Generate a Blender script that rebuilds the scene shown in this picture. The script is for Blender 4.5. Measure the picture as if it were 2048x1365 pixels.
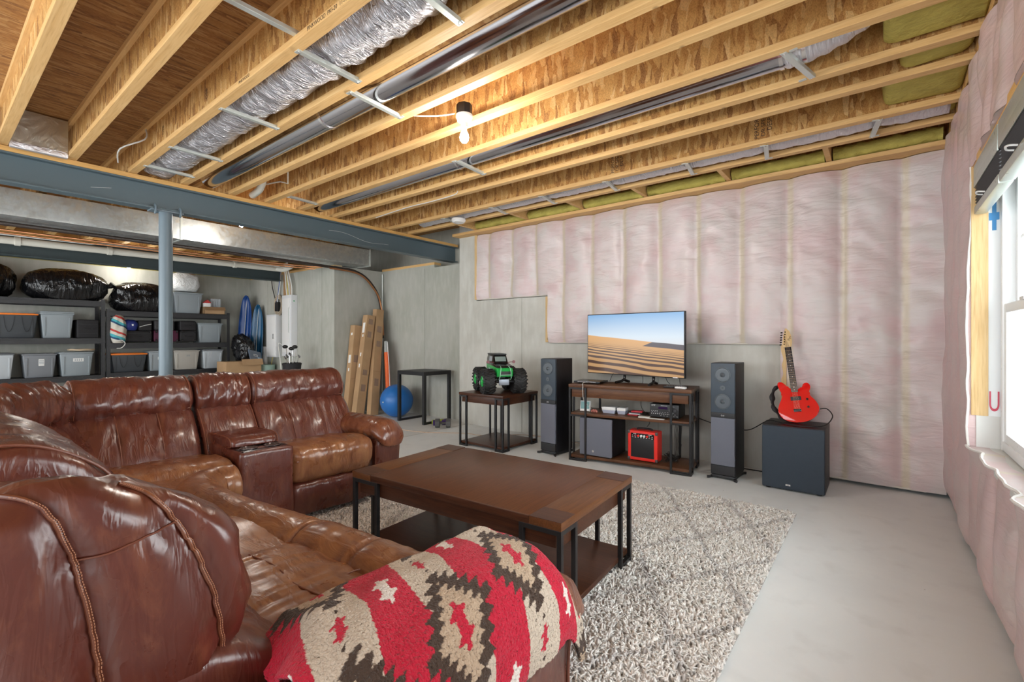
import bpy, bmesh, math, random
import numpy as np
from mathutils import Vector, Matrix, noise
R = math.radians
PI = math.pi
random.seed(7)
for o in list(bpy.data.objects):
    bpy.data.objects.remove(o)
COL = bpy.context.scene.collection
SC = bpy.context.scene

# ------------------------------------------------------------------ camera, world, light, exposure
cam_d = bpy.data.cameras.new('camera')
cam = bpy.data.objects.new('camera', cam_d)
COL.objects.link(cam)
cam.location = (0, 0, 1.25)
cam.rotation_euler = (R(90), 0, math.atan(738 / 939))
cam_d.sensor_width = 36
cam_d.lens = 939 / 2048 * 36
cam_d.shift_y = -5.5 / 2048
cam_d.clip_start = 0.02
SC.camera = cam
SC.view_settings.view_transform = 'Standard'
SC.view_settings.look = 'None'
SC.view_settings.gamma = 1
SC.view_settings.use_curve_mapping = False
SC.view_settings.exposure = 0.36

w = bpy.data.worlds.new('daylight')
SC.world = w
w.use_nodes = True
bg = w.node_tree.nodes['Background']
bg.inputs[0].default_value = (0.90, 0.96, 1.0, 1)
bg.inputs[1].default_value = 1.6


def area(name, loc, rot, sx, sy, power, color=(1, 1, 1)):
    l = bpy.data.lights.new(name, 'AREA')
    l.shape = 'RECTANGLE'
    l.size = sx
    l.size_y = sy
    l.energy = power
    l.color = color
    o = bpy.data.objects.new(name, l)
    o.location = loc
    o.rotation_euler = rot
    COL.objects.link(o)
    return o


# daylight through the windows on the right and the windows behind the photographer
area('window_daylight', (1.7, 2.5, 1.55), (0, R(90), 0), 2.4, 3.6, 190, (0.95, 0.98, 1.0))
area('rear_daylight', (-2.6, -2.9, 1.6), (R(-90), 0, PI), 5.5, 2.2, 105, (0.97, 0.99, 1.0))
area('storage_daylight', (-7.2, -2.9, 1.7), (R(-90), 0, PI), 3.5, 2.0, 75, (0.97, 0.99, 1.0))


# ------------------------------------------------------------------ helpers
def tag(o, label=None, cat=None, group=None, kind=None):
    if label: o['label'] = label
    if cat: o['category'] = cat
    if group: o['group'] = group
    if kind: o['kind'] = kind
    return o


def empty(name, loc, rz=0, label=None, cat=None, group=None):
    o = bpy.data.objects.new(name, None)
    o.empty_display_size = .05
    COL.objects.link(o)
    o.location = loc
    o.rotation_euler = (0, 0, rz)
    return tag(o, label, cat, group)


def kids(o): return [c for c in bpy.data.objects if c.parent == o]


def copy_tree(o, parent=None):
    c = o.copy()
    COL.objects.link(c)
    if parent: c.parent = parent
    for k in kids(o): copy_tree(k, c)
    return c


def smooth_pts(pts, n=4, closed=False):
    pts = [Vector(p) for p in pts]
    out = []
    m = len(pts)
    rng = range(m) if closed else range(m - 1)
    for i in rng:
        g = (lambda k: pts[k % m]) if closed else (lambda k: pts[max(0, min(m - 1, k))])
        p0, p1, p2, p3 = g(i - 1), g(i), g(i + 1), g(i + 2)
        for j in range(n):
            t = j / n
            out.append(.5 * ((2 * p1) + (p2 - p0) * t + (2 * p0 - 5 * p1 + 4 * p2 - p3) * t * t + (3 * p1 - p0 - 3 * p2 + p3) * t ** 3))
    if not closed: out.append(pts[-1])
    return out


class MB:
    def __init__(s):
        s.bm = bmesh.new()

    def box(s, c, d, rot=None, bev=0, seg=2):
        M = Matrix.Translation(c)
        if rot is not None:
            M = M @ (rot if isinstance(rot, Matrix) else Matrix.Rotation(rot, 4, 'Z'))
        M = M @ Matrix.Diagonal((d[0], d[1], d[2], 1))
        r = bmesh.ops.create_cube(s.bm, size=1, matrix=M)
        if bev > 0:
            vs = set(r['verts'])
            es = [e for e in s.bm.edges if e.verts[0] in vs and e.verts[1] in vs]
            bmesh.ops.bevel(s.bm, geom=es, offset=min(bev, min(d) * .45), segments=seg, profile=.6, affect='EDGES')
        return s

    def bx(s, a, b, bev=0, seg=2):
        return s.box([(a[i] + b[i]) / 2 for i in range(3)], [abs(b[i] - a[i]) for i in range(3)], None, bev, seg)

    def taper(s, c, top, bot, h, bev=0.01, rot=0):
        r = bmesh.ops.create_cube(s.bm, size=1)
        for v in r['verts']:
            t = top if v.co.z > 0 else bot
            v.co = Vector((v.co.x * t[0], v.co.y * t[1], (v.co.z + .5) * h))
        M = Matrix.Translation(c) @ Matrix.Rotation(rot, 4, 'Z')
        for v in r['verts']: v.co = M @ v.co
        if bev:
            vs = set(r['verts'])
            bmesh.ops.bevel(s.bm, geom=[e for e in s.bm.edges if e.verts[0] in vs and e.verts[1] in vs], offset=bev, segments=3, profile=.5, affect='EDGES')
        return s

    def cyl(s, p0, p1, r, r2=None, seg=20, caps=True):
        p0, p1 = Vector(p0), Vector(p1)
        d = p1 - p0
        M = Matrix.Translation((p0 + p1) / 2) @ d.to_track_quat('Z', 'Y').to_matrix().to_4x4()
        bmesh.ops.create_cone(s.bm, cap_ends=caps, segments=seg, radius1=r, radius2=r if r2 is None else r2, depth=d.length, matrix=M)
        return s

    def ball(s, c, r, seg=24, scale=(1, 1, 1), rot=None):
        M = Matrix.Translation(c)
        if rot is not None: M = M @ rot
        M = M @ Matrix.Diagonal((scale[0], scale[1], scale[2], 1))
        bmesh.ops.create_uvsphere(s.bm, u_segments=seg, v_segments=seg // 2, radius=r, matrix=M)
        return s

    def tube(s, pts, r, seg=8, closed=False, smooth=0, rf=None):
        if smooth: pts = smooth_pts(pts, smooth, closed)
        pts = [Vector(p) for p in pts]
        rings = []
        n = len(pts)
        up = None
        for i, p in enumerate(pts):
            a = pts[(i - 1) % n] if closed else pts[max(0, i - 1)]
            b = pts[(i + 1) % n] if closed else pts[min(n - 1, i + 1)]
            t = (b - a).normalized() if (b - a).length > 1e-9 else Vector((0, 0, 1))
            if up is None:
                up = t.orthogonal().normalized()
            up = (up - t * up.dot(t))
            up = up.normalized() if up.length > 1e-6 else t.orthogonal().normalized()
            v = t.cross(up)
            rr = r * (rf(i / (n - 1)) if rf else 1)
            rings.append([s.bm.verts.new(p + (up * math.cos(2 * PI * k / seg) + v * math.sin(2 * PI * k / seg)) * rr) for k in range(seg)])
        m = n if closed else n - 1
        for i in range(m):
            A, B = rings[i], rings[(i + 1) % n]
            for k in range(seg):
                try: s.bm.faces.new((A[k], A[(k + 1) % seg], B[(k + 1) % seg], B[k]))
                except ValueError: pass
        if not closed:
            s.bm.faces.new(rings[0][::-1])
            s.bm.faces.new(rings[-1])
        return s

    def lathe(s, prof, c=(0, 0, 0), seg=24, M=None):
        rings = []
        M = M or Matrix.Identity(4)
        for r, z in prof:
            rings.append([s.bm.verts.new(Vector(c) + (M @ Vector((r * math.cos(2 * PI * k / seg), r * math.sin(2 * PI * k / seg), z)))) for k in range(seg)])
        for A, B in zip(rings, rings[1:]):
            for k in range(seg):
                s.bm.faces.new((A[k], A[(k + 1) % seg], B[(k + 1) % seg], B[k]))
        s.bm.faces.new(rings[0][::-1])
        s.bm.faces.new(rings[-1])
        return s

    def prism(s, poly, z0, z1, M=None, bev=0):
        M = M or Matrix.Identity(4)
        a = [s.bm.verts.new(M @ Vector((p[0], p[1], z0))) for p in poly]
        b = [s.bm.verts.new(M @ Vector((p[0], p[1], z1))) for p in poly]
        n = len(poly)
        fs = [s.bm.faces.new(a[::-1]), s.bm.faces.new(b)]
        for i in range(n):
            s.bm.faces.new((a[i], a[(i + 1) % n], b[(i + 1) % n], b[i]))
        if bev:
            es = list(fs[0].edges) + list(fs[1].edges)
            bmesh.ops.bevel(s.bm, geom=es, offset=bev, segments=3, profile=.5, affect='EDGES')
        return s

    def grid(s, fn, nu, nv, flip=False):
        V = [[s.bm.verts.new(fn(i / nu, j / nv)) for j in range(nv + 1)] for i in range(nu + 1)]
        for i in range(nu):
            for j in range(nv):
                f = (V[i][j], V[i + 1][j], V[i + 1][j + 1], V[i][j + 1])
                s.bm.faces.new(f[::-1] if flip else f)
        return s

    def build(s, name, mat, parent=None, smooth=True, loc=None, auto=35):
        me = bpy.data.meshes.new(name)
        bmesh.ops.recalc_face_normals(s.bm, faces=s.bm.faces)
        if smooth:
            for f in s.bm.faces: f.smooth = True
            for e in s.bm.edges:
                if len(e.link_faces) == 2 and e.calc_face_angle(0) > R(auto): e.smooth = False
        s.bm.to_mesh(me)
        s.bm.free()
        o = bpy.data.objects.new(name, me)
        COL.objects.link(o)
        if mat: me.materials.append(mat)
        if parent: o.parent = parent
        if loc: o.location = loc
        return o


def text(name, body, size, mat, parent, loc, rot, ext=0.0005):
    cu = bpy.data.curves.new(name, 'FONT')
    cu.body = body
    cu.size = size
    cu.extrude = ext
    cu.align_x = 'CENTER'
    cu.align_y = 'CENTER'
    tmp = bpy.data.objects.new(name, cu)
    COL.objects.link(tmp)
    dg = bpy.context.evaluated_depsgraph_get()
    me = bpy.data.meshes.new_from_object(tmp.evaluated_get(dg))
    bpy.data.objects.remove(tmp)
    o = bpy.data.objects.new(name, me)
    me.materials.clear()
    me.materials.append(mat)
    COL.objects.link(o)
    o.parent = parent
    o.location = loc
    o.rotation_euler = rot
    return o


# ------------------------------------------------------------------ materials
class NT:
    def __init__(s, name, base=(.5, .5, .5), rough=.5, metal=0, **kw):
        s.m = bpy.data.materials.new(name)
        s.m.use_nodes = True
        s.t = s.m.node_tree
        s.b = s.t.nodes['Principled BSDF']
        s.set('Base Color', base)
        s.set('Roughness', rough)
        s.set('Metallic', metal)
        for k, v in kw.items(): s.set(k.replace('_', ' '), v)
        s.co = None

    def set(s, k, v):
        i = s.b.inputs[k]
        if hasattr(v, 'is_linked') or hasattr(v, 'links'): s.t.links.new(v, i)
        elif isinstance(v, (tuple, list)): i.default_value = (*v[:3], 1) if len(i.default_value) == 4 else v
        else: i.default_value = v
        return s

    def n(s, typ, ins={}, **at):
        nd = s.t.nodes.new('ShaderNode' + typ)
        for k, v in at.items(): setattr(nd, k, v)
        for k, v in ins.items():
            i = nd.inputs[k]
            if hasattr(v, 'links'): s.t.links.new(v, i)
            elif isinstance(v, (tuple, list)) and len(v) == 3 and len(getattr(i, 'default_value', [0, 0, 0])) == 4: i.default_value = (*v, 1)
            else: i.default_value = v
        return nd

    def coord(s, scale=(1, 1, 1), rot=(0, 0, 0), loc=(0, 0, 0)):
        if not s.co: s.co = s.n('TexCoord').outputs['Object']
        return s.n('Mapping', {'Vector': s.co, 'Scale': scale, 'Rotation': rot, 'Location': loc}).outputs[0]

    def noise(s, sc=5, det=3, vec=None, dist=0, rough=.5):
        return s.n('TexNoise', {'Vector': vec or s.coord(), 'Scale': sc, 'Detail': det, 'Distortion': dist, 'Roughness': rough}).outputs[0]

    def voro(s, sc=5, vec=None, feat='F1', out=0, rnd=1):
        return s.n('TexVoronoi', {'Vector': vec or s.coord(), 'Scale': sc, 'Randomness': rnd}, feature=feat).outputs[out]

    def ramp(s, fac, stops, interp='LINEAR'):
        nd = s.n('ValToRGB', {'Fac': fac})
        r = nd.color_ramp
        r.interpolation = interp
        while len(r.elements) < len(stops): r.elements.new(.5)
        for e, (p, c) in zip(r.elements, stops):
            e.position = p
            e.color = (*c, 1) if isinstance(c, (tuple, list)) else (c, c, c, 1)
        return nd.outputs[0]

    def mix(s, f, a, b, mode='MIX'):
        nd = s.n('Mix', data_type='RGBA', blend_type=mode)
        for k, v in ((0, f), (6, a), (7, b)):
            i = nd.inputs[k]
            if hasattr(v, 'links'): s.t.links.new(v, i)
            elif isinstance(v, (tuple, list)): i.default_value = (*v, 1)
            else: i.default_value = v
        return nd.outputs[2]

    def math(s, op, a, b=0, clamp=False):
        nd = s.n('Math', {0: a, 1: b}, operation=op, use_clamp=clamp)
        return nd.outputs[0]

    def bump(s, h, strength=.3, dist=.01, normal=None):
        nd = s.n('Bump', {'Height': h, 'Strength': strength, 'Distance': dist})
        if normal is not None: s.t.links.new(normal, nd.inputs['Normal'])
        s.set('Normal', nd.outputs[0])
        return nd.outputs[0]

    def sep(s, vec=None):
        nd = s.n('SeparateXYZ', {'Vector': vec or s.coord()})
        return nd.outputs


_mc = {}


def plain(name, base, rough=.5, metal=0, **kw):
    if name not in _mc:
        t = NT(name, base, rough, metal, **kw)
        n_ = t.noise(40, 2)
        t.set('Roughness', t.math('ADD', t.math('MULTIPLY', n_, .12), rough - .06))
        t.bump(t.noise(180, 2), .08, .002)
        _mc[name] = t.m
    return _mc[name]


def m_concrete(name, c1, c2, c3, panel=True):
    t = NT(name, c1, .85)
    a = t.noise(1.3, 5, dist=.4, rough=.6)
    b = t.noise(14, 4, t.coord((1, 1, .25)))
    col = t.mix(t.ramp(a, [(.35, 0), (.65, 1)]), c1, c2)
    col = t.mix(t.math('MULTIPLY', t.ramp(b, [(.45, 0), (.75, 1)]), .55), col, c3)
    pores = t.ramp(t.voro(26), [(0.03, 1), (.06, 0)])
    pm = t.math('MULTIPLY', pores, t.ramp(t.noise(3, 2), [(.5, 0), (.6, 1)]))
    col = t.mix(t.math('MULTIPLY', pm, .5), col, (c1[0] * .5, c1[1] * .5, c1[2] * .5))
    t.set('Base Color', col)
    h = t.math('ADD', t.math('MULTIPLY', t.noise(30, 5), .5), t.math('MULTIPLY', pm, -1))
    t.bump(h, .35, .006)
    return t.m


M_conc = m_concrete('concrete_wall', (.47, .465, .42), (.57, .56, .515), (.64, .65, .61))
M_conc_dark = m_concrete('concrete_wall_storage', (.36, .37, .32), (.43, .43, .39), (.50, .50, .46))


def m_floor():
    t = NT('concrete_floor', (.6, .6, .58), .5)
    a = t.noise(.8, 6, dist=.5, rough=.65)
    col = t.mix(t.ramp(a, [(.3, 0), (.7, 1)]), (.70, .73, .74), (.79, .82, .82))
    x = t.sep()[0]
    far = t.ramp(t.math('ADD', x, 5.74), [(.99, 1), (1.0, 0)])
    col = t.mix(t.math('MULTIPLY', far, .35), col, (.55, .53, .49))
    col = t.mix(t.math('MULTIPLY', t.ramp(t.noise(6, 5), [(.55, 0), (.8, 1)]), .25), col, (.44, .44, .43))
    spots = t.ramp(t.voro(5), [(0.012, 1), (.02, 0)])
    col = t.mix(spots, col, (.3, .28, .26))
    t.set('Base Color', col)
    t.set('Roughness', t.ramp(t.noise(4, 4), [(.3, .42), (.7, .62)]))
    t.bump(t.noise(40, 4), .12, .003)
    return t.m


M_floor = m_floor()


def m_osb(name, stretch, dark=1.0, warm=(1, 1, 1), sc=10):
    t = NT(name, (.5, .3, .1), .75)
    base = t.coord(stretch)
    wob = t.n('TexNoise', {'Vector': base, 'Scale': 9, 'Detail': 2})
    v1 = t.n('VectorMath', {0: base, 1: t.n('VectorMath', {0: wob.outputs[1], 1: (.035, .035, .035)}, operation='MULTIPLY').outputs[0]}, operation='ADD').outputs[0]
    best = None
    for rot, scl in (((.3, .35, .4), (3.4, 2, 1)), ((-.3, -.75, -.5), (3.0, 2, .8)), ((.2, 1.35, .9), (2.8, 1.6, .7))):
        cc = t.n('TexVoronoi', {'Vector': t.n('Mapping', {'Vector': v1, 'Rotation': rot, 'Scale': scl}).outputs[0], 'Scale': sc}).outputs[1]
        sp = t.n('SeparateColor', {'Color': cc}).outputs
        if best is None: best, pri = cc, sp[1]
        else:
            gt = t.math('GREATER_THAN', sp[1], pri)
            best = t.mix(gt, best, cc)
            pri = t.math('MAXIMUM', pri, sp[1])
    C_ = best
    g = t.n('SeparateColor', {'Color': C_}).outputs[0]
    k = [(.0, (.24, .09, .018)), (.25, (.44, .195, .04)), (.5, (.55, .28, .07)), (.75, (.64, .36, .11)), (1, (.78, .52, .23))]
    k = [(p, (c[0] * dark * warm[0], c[1] * dark * warm[1], c[2] * dark * warm[2])) for p, c in k]
    col = t.ramp(g, k)
    fine = t.noise(sc * 12, 4, t.coord((stretch[0] * 2, stretch[1], stretch[2])))
    col = t.mix(.30, col, t.ramp(fine, [(.34, (.10 * dark, .04 * dark, .01 * dark)), (.6, (.70 * dark, .42 * dark, .16 * dark))]))
    t.set('Base Color', col)
    t.bump(t.math('ADD', g, fine), .45, .004)
    return t.m


M_osb = m_osb('osb_web', (1, 1, 1), 1.0)
M_osb_sub = m_osb('osb_subfloor', (1.5, .35, 1), .62, (1, .85, .72), 11)


def m_wood(name, c1, c2, c3, axis=0, sc=1.0, rough=.6, knots=True, bump=.15):
    t = NT(name, c1, rough)
    t.set('Specular IOR Level', .5 if knots else .32)
    st = [9 * sc, 9 * sc, 9 * sc]
    st[axis] = .5 * sc
    v = t.coord(tuple(st))
    a = t.noise(3, 5, v, 1.5)
    b = t.noise(14, 3, v)
    col = t.mix(t.ramp(a, [(.3, 0), (.7, 1)]), c1, c2)
    col = t.mix(t.math('MULTIPLY', t.ramp(b, [(.5, 0), (.75, 1)]), .6), col, c3)
    if knots:
        kn = t.voro(2.2, t.coord((1, 1, 1)))
        col = t.mix(t.ramp(kn, [(.02, .85), (.05, 0)]), col, (c3[0] * .4, c3[1] * .35, c3[2] * .3))
    t.set('Base Color', col)
    t.bump(b, bump, .002)
    return t.m


M_pine = m_wood('pine_flange', (.66, .39, .145), (.76, .50, .22), (.50, .27, .09), 0)
M_pine_y = m_wood('pine_along', (.62, .35, .10), (.70, .42, .15), (.48, .25, .07), 1)
M_stud = m_wood('pine_stud', (.62, .41, .18), (.72, .52, .27), (.46, .27, .10), 2)
M_table = m_wood('dark_walnut', (.048, .016, .008), (.085, .030, .013), (.022, .009, .005), 0, 1.6, .36, False, .08)
M_table_l = m_wood('walnut_band', (.105, .038, .013), (.16, .062, .020), (.06, .022, .009), 1, 1.6, .36, False, .08)
M_table_top = m_wood('walnut_panel', (.072, .022, .007), (.110, .036, .011), (.042, .013, .005), 1, 1.6, .34, False, .08)
M_iron = plain('dark_iron', (.035, .035, .037), .42, .6)
M_black = plain('black_plastic', (.012, .012, .014), .45)
M_black_gloss = plain('black_gloss', (.008, .008, .009), .18)
M_powder = plain('black_powder_coat', (.022, .023, .026), .42)
M_steel_paint = plain('blue_grey_paint', (.085, .125, .145), .42)
M_steel_col = plain('column_paint', (.135, .185, .22), .4)
M_steel_dark = plain('dark_steel_paint', (.035, .055, .06), .5)
M_white = plain('white_plastic', (.78, .78, .77), .4)
M_whitepaint = plain('white_enamel', (.70, .71, .73), .35)
M_chrome = plain('chrome', (.75, .75, .76), .18, 1)
M_grey_grille = plain('grey_grille_cloth', (.15, .16, .20), .85)
M_blue_grey = plain('blue_grey_baffle', (.040, .058, .080), .45)
M_navy = plain('navy_black_grille', (.028, .042, .060), .7)
M_red = plain('red_tolex', (.80, .03, .02), .35)
M_red_gl = plain('red_lacquer', (.74, .006, .006), .12, 0, Coat_Weight=.6)
M_black_wood = m_wood('black_ash', (.006, .006, .008), (.012, .012, .015), (.003, .003, .004), 2, 2, .42, False, .3)
M_ink = plain('stamp_ink', (.05, .03, .02), .8)
M_label = plain('paper_label', (.8, .8, .78), .7)
M_silverlogo = plain('silver_badge', (.8, .8, .82), .25, .8)
M_green = plain('green_body', (.02, .42, .08), .3)
M_rubber = plain('tyre_rubber', (.018, .018, .019), .6)
M_tote = plain('grey_tote', (.27, .31, .335), .42)
M_tote2 = plain('dim_grey_tote', (.19, .205, .225), .45)
M_totebeige = plain('beige_tote', (.42, .40, .36), .45)
M_totedark = plain('charcoal_tote', (.045, .052, .06), .5)
M_orange = plain('orange_lid', (.90, .22, .02), .45)
M_clear = plain('frosted_tote', (.46, .50, .53), .35)
M_nylon = plain('black_nylon', (.014, .013, .015), .75)
M_berry = plain('berry_cloth', (.07, .006, .03), .7)
M_blue = plain('blue_plastic', (.008, .06, .26), .3)
M_teal = plain('teal_plastic', (.008, .09, .20), .3)
M_pvc = plain('pvc_pipe', (.66, .65, .58), .45)
M_copper = plain('copper_pipe', (.55, .25, .12), .35, 1)
M_hose = plain('dark_hose', (.03, .018, .013), .4)
M_cable = plain('black_cable', (.012, .012, .012), .5)
M_cablew = plain('white_cable', (.7, .7, .66), .5)
M_yellow_ro = plain('yellow_romex', (.62, .50, .16), .5)
M_strap = plain('galvanised_strap', (.62, .66, .63), .38, .55)
M_dune = None


def m_card(name, c):
    t = NT(name, c, .8)
    t.set('Base Color', t.mix(t.ramp(t.noise(3, 4), [(.35, 0), (.7, 1)]), c, (c[0] * .82, c[1] * .8, c[2] * .78)))
    t.bump(t.noise(60, 2, t.coord((6, 6, .3))), .1, .002)
    return t.m


M_card = m_card('cardboard', (.47, .30, .16))
M_card_d = m_card('cardboard_old', (.34, .20, .10))


def m_galv(name='galvanised_sheet', rough=.3, c=(.62, .65, .64), bs=.3):
    t = NT(name, c, rough, .85)
    sp = t.voro(28, out=1)
    g = t.n('SeparateColor', {'Color': sp}).outputs[0]
    t.set('Base Color', t.mix(t.math('MULTIPLY', g, .6), c, (c[0] * .62, c[1] * .64, c[2] * .68)))
    t.set('Roughness', t.math('ADD', t.math('MULTIPLY', g, .18), rough))
    t.bump(t.noise(2.5, 2), bs, .03)
    return t.m


M_galv = m_galv()
M_pipe = NT('round_duct_metal', (.50, .50, .54), .13, 1)
M_pipe.bump(M_pipe.noise(2.0, 2, M_pipe.coord((.3, 1, 1))), .03, .02)
M_pipe = M_pipe.m


def m_foil(name, c, sc=30, st=.9, rough=.28, stretch=(1, 1, 1)):
    t = NT(name, c, rough, .8)
    a = t.noise(sc, 4, t.coord(stretch), 1.2)
    b = t.voro(sc * .7, t.coord(stretch), 'DISTANCE_TO_EDGE')
    t.bump(t.math('ADD', a, t.math('MULTIPLY', b, .6)), st, .03)
    return t.m


M_foil = m_foil('foil_wrap', (.55, .54, .57), 26, 1.0, .3, (3, .6, .6))
M_foil_w = m_foil('pale_foil_wrap', (.72, .71, .74), 20, .6, .45, (3, .6, .6))
M_foilboard = m_foil('foil_board', (.72, .74, .68), 8, .35, .3)
M_yellow = NT('yellow_batt', (.48, .40, .07), .8)
M_yellow.set('Base Color', M_yellow.mix(M_yellow.noise(9, 4), (.36, .30, .06), (.62, .54, .13)))
M_yellow.bump(M_yellow.noise(24, 4), .7, .02)
M_yellow = M_yellow.m


def m_bag():
    t = NT('black_bin_bag', (.006, .006, .007), .16)
    a = t.noise(4, 3, t.coord((1, 2.6, .8), (0, 0, .3)), 1.6)
    t.bump(a, .8, .05)
    return t.m


M_bag = m_bag()
M_bagw = NT('white_bag', (.78, .80, .80), .35)
M_bagw.bump(M_bagw.noise(14, 4, dist=2), .7, .03)
M_bagw = M_bagw.m


def m_pink(name, ax, first, pitch=.405, ps=1.0):
    """pink glass-fibre batts between studs, under clear film"""
    t = NT(name, (.55, .42, .42), .42)
    s_ = t.sep()
    x = s_[ax]
    f = t.math('FRACT', t.math('DIVIDE', t.math('SUBTRACT', x, first - pitch / 2 - 100 * pitch), pitch))
    d = t.math('ABSOLUTE', t.math('SUBTRACT', f, .5))
    wob = t.math('MULTIPLY', t.math('SUBTRACT', t.noise(5, 3), .5), .05)
    stud = t.ramp(t.math('ADD', d, wob), [(.03, 1), (.085, 0)])
    pin = t.mix(t.ramp(t.noise(2.3, 5, dist=.8, rough=.6), [(.3, 0), (.72, 1)]), (.66, .53 * ps, .53 * ps), (.60, .565 * (.5 + ps / 2), .545 * (.5 + ps / 2)))
    pin = t.mix(t.math('MULTIPLY', t.ramp(t.noise(4, 3), [(.50, 0), (.68, 1)]), .7), pin, (.62, .45, .46))
    col = t.mix(t.math('MULTIPLY', stud, .75), pin, (.62, .54, .40))
    t.set('Base Color', col)
    rot = (0, R(28), 0) if ax == 0 else (R(-28), 0, 0)
    cr = t.noise(5, 5, t.coord((.9, .9, 3.5), rot), .8)
    cr2 = t.n('TexWave', {'Vector': t.coord((1, 1, 2), rot), 'Scale': 1.3, 'Distortion': 9, 'Detail': 3}).outputs[1]
    t.bump(t.math('ADD', cr, t.math('MULTIPLY', cr2, .35)), .55, .02)
    t.set('Coat Weight', .35)
    t.set('Coat Roughness', .25)
    return t.m


M_pink = m_pink('pink_batts_back', 0, .132)
M_pink_r = m_pink('pink_batts_right', 1, 4.6, ps=.82)


def m_leather(name, c1, c2, tan, amt):
    t = NT(name, c1, .36)
    a = t.noise(2.2, 5, dist=.6, rough=.6)
    col = t.mix(t.ramp(a, [(.3, 0), (.7, 1)]), c1, c2)
    wear = t.noise(7, 5, t.coord((1, 2.4, 1), (0, 0, .5)), .8, .65)
    wr = t.ramp(wear, [(.62 - amt * .35, 0), (.92 - amt * .35, 1)])
    col = t.mix(wr, col, tan)
    crk = t.n('TexVoronoi', {'Vector': t.coord((1, 1.2, 1)), 'Scale': 260}, feature='DISTANCE_TO_EDGE').outputs[0]
    fold = t.noise(5, 3, t.coord((1, 4.5, 1.0), (.5, .4, .7)), 1.0, .5)
    ft = t.ramp(fold, [(.40, 0), (.52, 1), (.60, .3)])
    t.set('Base Color', col)
    t.set('Roughness', t.ramp(t.noise(12, 4), [(.3, .24), (.7, .40)]))
    n1 = t.bump(t.ramp(crk, [(0, 0), (.08, 1)]), .06, .001)
    t.bump(ft, .17, .010, n1)
    t.set('Coat Weight', .45)
    t.set('Coat Roughness', .20)
    return t.m


M_lea = m_leather('leather_red_brown', (.085, .019, .012), (.125, .032, .019), (.20, .068, .034), .3)
M_lea_t = m_leather('leather_worn_tan', (.12, .034, .015), (.185, .062, .026), (.29, .125, .052), .9)
M_lea_m = m_leather('leather_brown', (.10, .024, .013), (.15, .042, .020), (.24, .088, .038), .7)
M_lea_d = m_leather('leather_dark', (.055, .018, .014), (.085, .026, .018), (.12, .038, .020), .2)
M_pipg = plain('leather_piping', (.17, .055, .030), .4)
M_thread = plain('tan_thread', (.42, .20, .11), .6)
# ------------------------------------------------------------------ room shell
def struct(o): return tag(o, kind='structure')


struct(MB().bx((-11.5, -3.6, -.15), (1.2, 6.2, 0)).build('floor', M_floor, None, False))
struct(MB().bx((-11.5, -3.6, 3.06), (1.2, 6.2, 3.12)).build('ceiling', M_osb_sub, None, False))
# television wall (concrete, lower part), the storage bay walls and the left wall
WY = 4.98


def conc_wall(name, boxes, mat):
    b = MB()
    for a, c in boxes: b.bx(a, c)
    return struct(b.build(name, mat, None, False))


conc_wall('wall_back', [((-4.90, WY, 0), (-.73, WY + .3, 1.185)), ((-4.90, WY, 1.185), (-3.30, WY + .3, 1.785)),
                        ((-4.90, WY, 1.785), (-4.56, WY + .3, 3.06)), ((-4.56, WY + .12, 1.785), (-3.30, WY + .3, 3.06)),
                        ((-3.30, WY + .12, 1.185), (-.73, WY + .3, 3.06)), ((-.73, WY + .12, 0), (.6, WY + .3, 3.06))], M_conc)
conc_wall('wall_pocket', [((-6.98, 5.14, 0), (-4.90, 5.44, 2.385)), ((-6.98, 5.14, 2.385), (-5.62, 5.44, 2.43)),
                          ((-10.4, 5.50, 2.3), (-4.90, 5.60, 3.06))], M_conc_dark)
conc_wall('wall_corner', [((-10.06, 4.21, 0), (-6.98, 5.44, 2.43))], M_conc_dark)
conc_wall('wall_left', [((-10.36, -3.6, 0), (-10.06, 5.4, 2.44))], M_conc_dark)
struct(MB().bx((-10.36, -3.6, 2.44), (-10.02, 4.21, 2.48)).build('trim_1', M_yellow, None, False))
struct(MB().bx((-10.4, -3.6, 2.48), (-10.2, 5.6, 3.06)).build('trim_2', M_pine_y, None, False))
struct(MB().bx((-10.06, 4.21, 2.43), (-6.98, 4.35, 2.47)).bx((-6.98, 5.14, 2.43), (-5.62, 5.28, 2.47)).build('trim_18', M_pine, None, False))
# vertical form seams of the concrete
b = MB()
for x in (-4.30, -3.75, -1.9):
    b.bx((x, WY - .004, 0), (x + .005, WY, 1.18))
b.bx((-3.75, WY - .004, 1.18), (-3.745, WY, 1.78))
for x in (-5.85,): b.bx((x, 5.134, 0), (x + .005, 5.14, 2.38))
for x in (-9.3, -7.35): b.bx((x, 4.202, 0), (x + .005, 4.21, 2.42))
struct(b.build('trim_3', M_conc_dark, None, False))
# saw cut in the floor
struct(MB().bx((-4.745, -3, -.001), (-4.738, 4.97, .0012)).build('trim_4', plain('saw_cut', (.30, .29, .27), .9), None, False))

# pink insulation on the television wall -------------------------------------------------
STUDS = [.132 - .405 * k for k in range(12)]


def film_y(x, z, zb):
    d = min(abs(x - s) for s in STUDS) / .2025
    p = 1 - (1 - min(1, d)) ** 3
    y = WY - .006 - .048 * p
    y -= .030 * noise.noise((x * 3, z * 1.7, 3.1)) + .009 * noise.noise((x * 9 + z * 5, z * 9, 1.1))
    e = min(1, max(0, (z - zb) / .12))
    e2 = min(1, max(0, (2.72 - z) / .10))
    return y + (1 - e) ** 2 * .02 + (1 - e2) ** 2 * .03


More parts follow.
